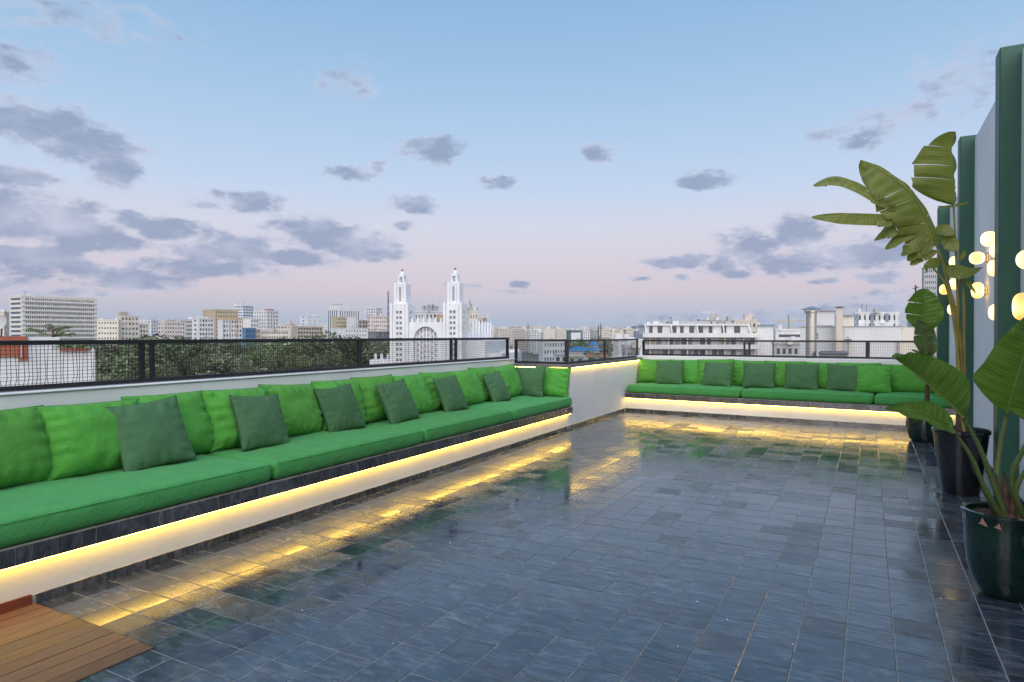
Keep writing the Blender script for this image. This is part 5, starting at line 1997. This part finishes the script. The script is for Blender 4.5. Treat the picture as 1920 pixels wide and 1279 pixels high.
# ---- white roof next door on the left, with terracotta strips
nl_ = empty('neighbour_rooftop', (0, 0, GZ), 0, 'white neighbouring wall with terracotta strips behind the left mesh railing', 'building')
wbox(-120, 111.8, 633, None, 26, 8, 'white', 'wall', nl_)
wbox(112, 178, 655.5, None, 26, 8, 'white', 'low_wall', nl_)
wbox(-122, 52, 630.5, 670, 25.9, .09, 'rust', 'terracotta_panel', nl_)
wbox(33.5, 52.3, 670.2, 676, 25.88, .09, 'rust', 'terracotta_foot', nl_)
wbox(38.5, 41, 640, 671, 25.8, .06, 'grey', 'drain_pipe', nl_)
wbox(112, 168, 653, 657.8, 25.85, .5, 'rust', 'planter', nl_)
lf = MB()
rs = random.Random(4)
for q in range(420):
    px_ = rs.uniform(113, 165)
    c = hdir(px_) * 26.1
    z = zat(px_, 652 - rs.random() ** 2 * 7, 26)
    d_ = Vector((rs.gauss(0, 1), rs.gauss(0, 1), rs.gauss(0, 1))).normalized() * .09
    e_ = d_.cross(Vector((rs.random(), rs.random(), 1))).normalized() * .04
    p = Vector((c.x + rs.gauss(0, .12), c.y + rs.gauss(0, .12), z))
    lf.poly([p - d_, p + e_, p + d_, p - e_])


def foliage(name, a, b):
    m = mat(name, a, .6)
    t = NT(m)
    isl = t.n('ShaderNodeNewGeometry').outputs['Random Per Island']
    r_ = t.n('ShaderNodeObjectInfo').outputs['Random']
    c = t.ramp(isl, [(0, a), (1, b)])
    hs_ = t.n('ShaderNodeHueSaturation')
    t.l(c, hs_.inputs['Color'])
    t.l(t.math('MULTIPLY_ADD', r_, .05, .475), hs_.inputs['Hue'])
    t.l(t.math('MULTIPLY_ADD', r_, 1.05, .5), hs_.inputs['Value'])
    t.l(hs_.outputs[0], t.p.inputs['Base Color'])
    return m


M['fol'] = foliage('tree_foliage', (.055, .075, .028), (.16, .185, .085))
M['fol2'] = foliage('grey_green_foliage', (.09, .11, .055), (.26, .28, .165))
M['bark'] = plaster('pale_bark', (.26, .22, .18), .4, 3, .9, 0, .3)
lo_ = lf.build('planter_foliage', M['fol2'], nl_)
lo_.matrix_parent_inverse = Matrix.Translation(-Vector(nl_.location))
# satellite dish at the left edge
C = hdir(2) * 24
dd = empty('satellite_dish', (C.x, C.y, zat(2, 632, 24)), 0, 'round satellite dish at the left photo edge above the terracotta strip', 'dish')
g = MB().lathe([(0, .0), (.12, .01), (.20, .04), (.23, .07), (.225, .078), (.12, .02), (0, .012)], 24).build('bowl', wallmat('grey', None), dd, auto=40)
g.location = (0, 0, .40)
g.rotation_euler = (R(75), 0, R(25))
MB().bar((0, 0, 0), (0, .03, .40), .03).build('pole', M['black'], dd)
MB().bar((0, 0, .25), (-.03, -.22, .42), .015).build('feed_arm', M['black'], dd)


# ================================================================== TREES
def tree_mesh(seed, h, trunk_h, cr, kind='round', leaves=1500, ls=.34):
    """returns (trunk mesh, crown mesh): tapered trunk with limbs, crown of leaf-sized faces in uneven clumps"""
    rs = random.Random(seed)
    tr = MB()
    lean = Vector((rs.gauss(0, .05) * h, rs.gauss(0, .05) * h, 0))
    top = Vector((0, 0, h * .86)) + lean
    tr.tube([Vector((0, 0, 0)), top * .3 + Vector((rs.gauss(0, .1), rs.gauss(0, .1), 0)), top * .65, top], [h * .020, h * .016, h * .011, h * .004], 7)
    clumps = []
    nl = rs.randint(9, 13)
    for k in range(nl):
        f = rs.uniform(trunk_h, .97)
        p0 = top * f
        a = rs.uniform(0, 6.28)
        g = (1 - ((f - trunk_h) / (1 - trunk_h) - .45) ** 2 * 1.9)
        r = cr * max(.25, g) * rs.uniform(.55, 1.0)
        p1 = p0 + Vector((math.cos(a) * r, math.sin(a) * r, rs.uniform(.02, .14) * h))
        tr.tube([p0, p0.lerp(p1, .5) + Vector((0, 0, -.02 * h)), p1], [h * .007, h * .005, h * .002], 5)
        clumps.append((p1, cr * rs.uniform(.26, .50)))
        if rs.random() < .7:
            clumps.append((p0.lerp(p1, .55) + Vector((rs.gauss(0, .3), rs.gauss(0, .3), .4)), cr * rs.uniform(.22, .40)))
    clumps.append((top + Vector((0, 0, .06 * h)), cr * .42))
    cw = MB()
    tot = sum(c[1] ** 2 for c in clumps)
    for c, r in clumps:
        n = int(leaves * r * r / tot)
        for q in range(n):
            d = Vector((rs.gauss(0, 1), rs.gauss(0, 1), rs.gauss(0, 1) * .72)).normalized() * r * (rs.random() ** .33)
            p = c + d + Vector((rs.gauss(0, .12), rs.gauss(0, .12), rs.gauss(0, .12)))
            a = Vector((rs.gauss(0, 1), rs.gauss(0, 1), rs.gauss(0, .7))).normalized() * ls * rs.uniform(.6, 1.4)
            b = a.cross(Vector((rs.gauss(0, 1), rs.gauss(0, 1), rs.gauss(0, 1)))).normalized() * ls * .55
            cw.poly([p - a, p + b, p + a, p - b])
    return tr, cw


PT = []
for k, (h, th_, cr, lv, ls, mk) in enumerate(((15, .38, 4.6, 4200, .25, 'fol'), (13, .35, 4.2, 3800, .24, 'fol2'), (17, .42, 4.4, 4200, .25, 'fol'),
                                               (12, .30, 5.2, 4600, .25, 'fol'), (14, .45, 3.4, 3000, .24, 'fol2'), (11, .35, 3.4, 3000, .22, 'fol2'))):
    a, b = tree_mesh(40 + k, h, th_, cr, leaves=lv, ls=ls)
    PT.append((h, a.mesh('trunk', M['bark'], True), b.mesh('crown', M[mk])))


def tree(px, d, h, label, k=None, group=None, rs=random, wid=1.0):
    C = hdir(px) * d
    k = rs.randrange(len(PT)) if k is None else k
    s = h / PT[k][0] / 1.13
    r = empty('park_tree', (C.x, C.y, GZ), rs.uniform(0, 6.28), label, 'tree', group)
    r.scale = (s * wid, s * wid, s)
    inst('trunk', PT[k][1], r)
    inst('crown', PT[k][2], r)
    return r


# crowns that rise above the railing, each to be told from the other
rs = random.Random(6)
for px, yt, d, k, wid, label in ((283, 622, 190, 3, 1.5, 'broad dark tree crown at the left end of the park, left of the railing posts'),
                                 (300, 619, 205, 3, 1.6, 'broad dark tree crown just above the left pair of railing posts'),
                                 (328, 621, 200, 0, 1.5, 'broad dark tree crown below the pinkish weathered block'),
                                 (357, 618, 215, 0, 1.2, 'loose green tree below the white balcony block'),
                                 (382, 622, 210, 1, 1.2, 'small pale tree below the tan tower'),
                                 (425, 628, 220, 1, 1.1, 'low bush like tree before the orange framed block'),
                                 (549, 625, 210, 3, 1.2, 'round dark tree at the end of the long low beige block'),
                                 (575, 629, 215, 1, 1.2, 'low tree between two round trees before the rounded tower'),
                                 (617, 613, 200, 3, 1.25, 'large round dark tree below the hotel tower'),
                                 (650, 616, 205, 2, 1.3, 'wide loose tree below the brown striped office'),
                                 (680, 618, 195, 0, 1.3, 'wide loose tree below the unfinished brown house'),
                                 (703, 624, 190, 1, 1.2, 'small tree touching the left side of the church'),
                                 (922, 629, 230, 3, 1.2, 'dark tree at the right end of the church fins'),
                                 (1080, 626, 250, 0, 1.2, 'tree before the dark teal office'),
                                 (1135, 626, 240, 3, 1.2, 'tree before the beige wall with one column of windows')):
    tree(px, d, zat(px, yt, d) - GZ, label, k, None, rs, wid)
# the park below, seen through the mesh: alike trees
rs = random.Random(9)
n_ = 0
while n_ < 150:
    px = rs.uniform(165, 735)
    d = rs.uniform(105, 235)
    hmax = zat(px, 640 + (235 - d) * .10, d) - GZ
    h = hmax * rs.uniform(.84, 1.02) if d > 180 else min(hmax, rs.uniform(10, 17))
    tree(px, d, h, 'leafy park tree among many alike behind the left mesh railing', None, 'park trees behind the left railing', rs, rs.uniform(.85, 1.25))
    n_ += 1
for k in range(40):
    px = 190 + k * 13.6 + rs.uniform(-4, 4)
    tree(px, rs.uniform(232, 243), zat(px, rs.uniform(629, 642), 238) - GZ, 'leafy park tree among many alike behind the left mesh railing', None, 'park trees behind the left railing', rs, rs.uniform(1.0, 1.3))
for k in range(46):
    px = rs.uniform(930, 1200)
    d = rs.uniform(150, 260)
    if 1062 < px < 1140 and d < 215:
        continue
    h = min(zat(px, 642, d) - GZ, rs.uniform(9, 16))
    tree(px, d, h, 'dark leafy tree among many alike behind the smoked glass railing', None, 'park trees behind the glass railing', rs, rs.uniform(.9, 1.3))


def palm(px, ytop, d, label, h=None):
    C = hdir(px) * d
    zt_ = zat(px, ytop, d) - GZ
    r = empty('palm_tree', (C.x, C.y, GZ), 0, label, 'palm')
    MB().tube([(0, 0, 0), (.1, 0, zt_ * .5), (0, 0, zt_ * .9)], [.28, .22, .2], 8).build('trunk', M['bark'], r, smooth=True)
    rs = random.Random(int(px))
    for k in range(16):
        a = k * 2.4
        up = rs.uniform(-.2, .9)
        mb = MB()
        L = rs.uniform(1.6, 2.3)
        P = spline([(0, 0, zt_ * .9), (math.cos(a) * L * .5, math.sin(a) * L * .5, zt_ * .9 + up * .9), (math.cos(a) * L, math.sin(a) * L, zt_ * .9 + up * .5 - .6)], 10)
        side = Vector((-math.sin(a), math.cos(a), 0))
        for i in range(1, 10):
            for s in (-1, 1):
                p = P[i]
                w = .5 * math.sin(math.pi * (i + 1) / 12)
                t_ = (P[i + 1] - P[i - 1]).normalized()
                mb.poly([p, p + t_ * .12, p + side * s * w + t_ * .3 - Vector((0, 0, .18))])
        mb.build('frond', M['fol2'], r)


palm(719, 678, 128, 'small palm with spread fronds at the foot of the church')
palm(1106, 648, 170, 'dark palm in front of the blue roof, left one')
palm(1119, 652, 165, 'dark palm in front of the blue roof, right one')

# conifer branches over the neighbouring white roof
C = hdir(97) * 40
cf = empty('conifer', (C.x, C.y, GZ), 0, 'dark conifer with flat sprays above the neighbouring white roof', 'tree')
zt_ = zat(97, 612, 40) - GZ
MB().tube([(0, 0, 0), (0, 0, zt_ * .6), (.1, 0, zt_)], [.3, .2, .04], 8).build('trunk', M['bark'], cf, smooth=True)
cr_ = MB()
rs = random.Random(12)
tw_ = MB()
for k in range(22):
    a = rs.uniform(0, 6.28)
    z0 = zt_ - rs.uniform(.05, 1.3)
    L = rs.uniform(.5, 1.25)
    e = Vector((math.cos(a) * L, math.sin(a) * L, z0 + rs.uniform(.05, .4)))
    tw_.tube([(0, 0, z0), (e.x * .5, e.y * .5, z0 + .02), e], [.035, .025, .012], 5)
    for q in range(60):
        f = rs.uniform(.35, 1)
        p = Vector((e.x * f, e.y * f, z0 + (e.z - z0) * f)) + Vector((rs.gauss(0, .07), rs.gauss(0, .07), rs.gauss(0, .035)))
        a_ = Vector((e.x, e.y, .3)).normalized() * .09
        b_ = Vector((rs.gauss(0, 1), rs.gauss(0, 1), rs.gauss(0, 1))).normalized() * .03
        cr_.poly([p - a_, p + b_, p + a_, p - b_])
tw_.build('branches', M['bark'], cf)
cr_.build('crown', M['fol'], cf)

# ---- market with blue roofs and red-roofed houses behind the glass railing
def hall(px0, px1, y_e, y_r, d, dep, label, wm, rm, name='market_hall'):
    a, b = hdir(px0) * d, hdir(px1) * d
    w = (b - a).length
    rz = math.atan2((b - a).y, (b - a).x)
    r = empty(name, (a.x, a.y, GZ), rz, label, 'building')
    ze, zr_ = zat((px0 + px1) / 2, y_e, d) - GZ, zat((px0 + px1) / 2, y_r, d + dep / 2) - GZ
    ze, zr_ = max(ze, 2.2), max(zr_, 3.2)
    MB().box(0, w, 0, dep, 0, ze).build('wall', wallmat(wm, None), r)
    mb = MB()
    o_ = .5
    e0, e1, e2, e3 = (-o_, -o_, ze - .1), (w + o_, -o_, ze - .1), (w + o_, dep + o_, ze - .1), (-o_, dep + o_, ze - .1)
    k = min(w * .35, dep * .5)
    r0, r1 = (k, dep / 2, zr_), (w - k, dep / 2, zr_)
    mb.v = [e0, e1, e2, e3, r0, r1] + [(x, y, z - .18) for x, y, z in (e0, e1, e2, e3)]
    mb.f = [(0, 1, 5, 4), (1, 2, 5), (2, 3, 4, 5), (3, 0, 4), (6, 7, 1, 0), (7, 8, 2, 1), (8, 9, 3, 2), (9, 6, 0, 3), (9, 8, 7, 6)]
    mb.m = [0] * 9
    mb.build('roof', wallmat(rm, None), r)
    n = max(2, int(w / 2.6))
    wm_ = MB().box(-.5, .5, -.05, -.005, 0, 1.1).mesh('window', PANE[0])
    for q in range(n):
        inst('window', wm_, r, (w * (q + .5) / n, 0, max(.4, ze - 1.9)))


hall(1067, 1106, 657, 649, 190, 14, 'market hall with bright blue hipped roof behind the smoked glass', 'white', 'bluesheet')
hall(1106, 1124, 656, 650, 186, 10, 'smaller blue roofed hall right of the big blue roof', 'white', 'bluesheet')
hall(1105, 1122, 646, 640, 225, 9, 'house with a flat blue awning behind the market hall', 'cream', 'bluesheet', 'house')
hall(1065, 1095, 667, 660, 168, 8, 'low brown roofed shed before the market hall', 'grey', 'brown', 'shed')
hall(1103, 1116, 668, 661, 166, 6, 'small kiosk with red roof, left of the two', 'teal', 'roofred', 'kiosk')
hall(1122, 1137, 668, 660, 166, 6, 'small kiosk with red roof, right of the two', 'teal', 'roofred', 'kiosk')
hall(1040, 1064, 664, 660, 175, 8, 'low white shed below the green trees at the glass railing', 'white', 'grey', 'shed')
zbox('apartment_block', 'grey concrete house with balconies seen through the right glass pane', 1166, 1172, 1200, 652, 105, 60, 'grey', W_(2, 5, .5, .4), W_(4, 5, .5, .45, (0,)), clutter=3)
zbox('apartment_block', 'pale house behind the grey concrete house, through the right glass pane', 1150, 1160, 1205, 640, 150, 55, 'white', W_(2, 6, .5, .4), W_(6, 6, .5, .45), clutter=4)
zbox('house', 'white low house behind the trees at the left glass pane', 1010, 1018, 1062, 640, 300, 60, 'palebl', None, W_(8, 5, .5, .5), clutter=2)


# ================================================================== HAZE
hm = bpy.data.materials.new('evening_haze')
hm.use_nodes = True
ht = hm.node_tree
ht.nodes.remove(ht.nodes['Principled BSDF'])
pv_ = N(ht, 'ShaderNodeVolumePrincipled')
pv_.inputs['Color'].default_value = (.80, .86, .95, 1)
pv_.inputs['Density'].default_value = 0.0001
pv_.inputs['Anisotropy'].default_value = 0.2
ht.links.new(pv_.outputs[0], ht.nodes['Material Output'].inputs['Volume'])
hz = MB().box(-4400, 3400, -120, 4800, GZ - 1.0, 75).build('haze', hm)
tag(hz, kind='stuff')
SC.cycles.volume_bounces = 1
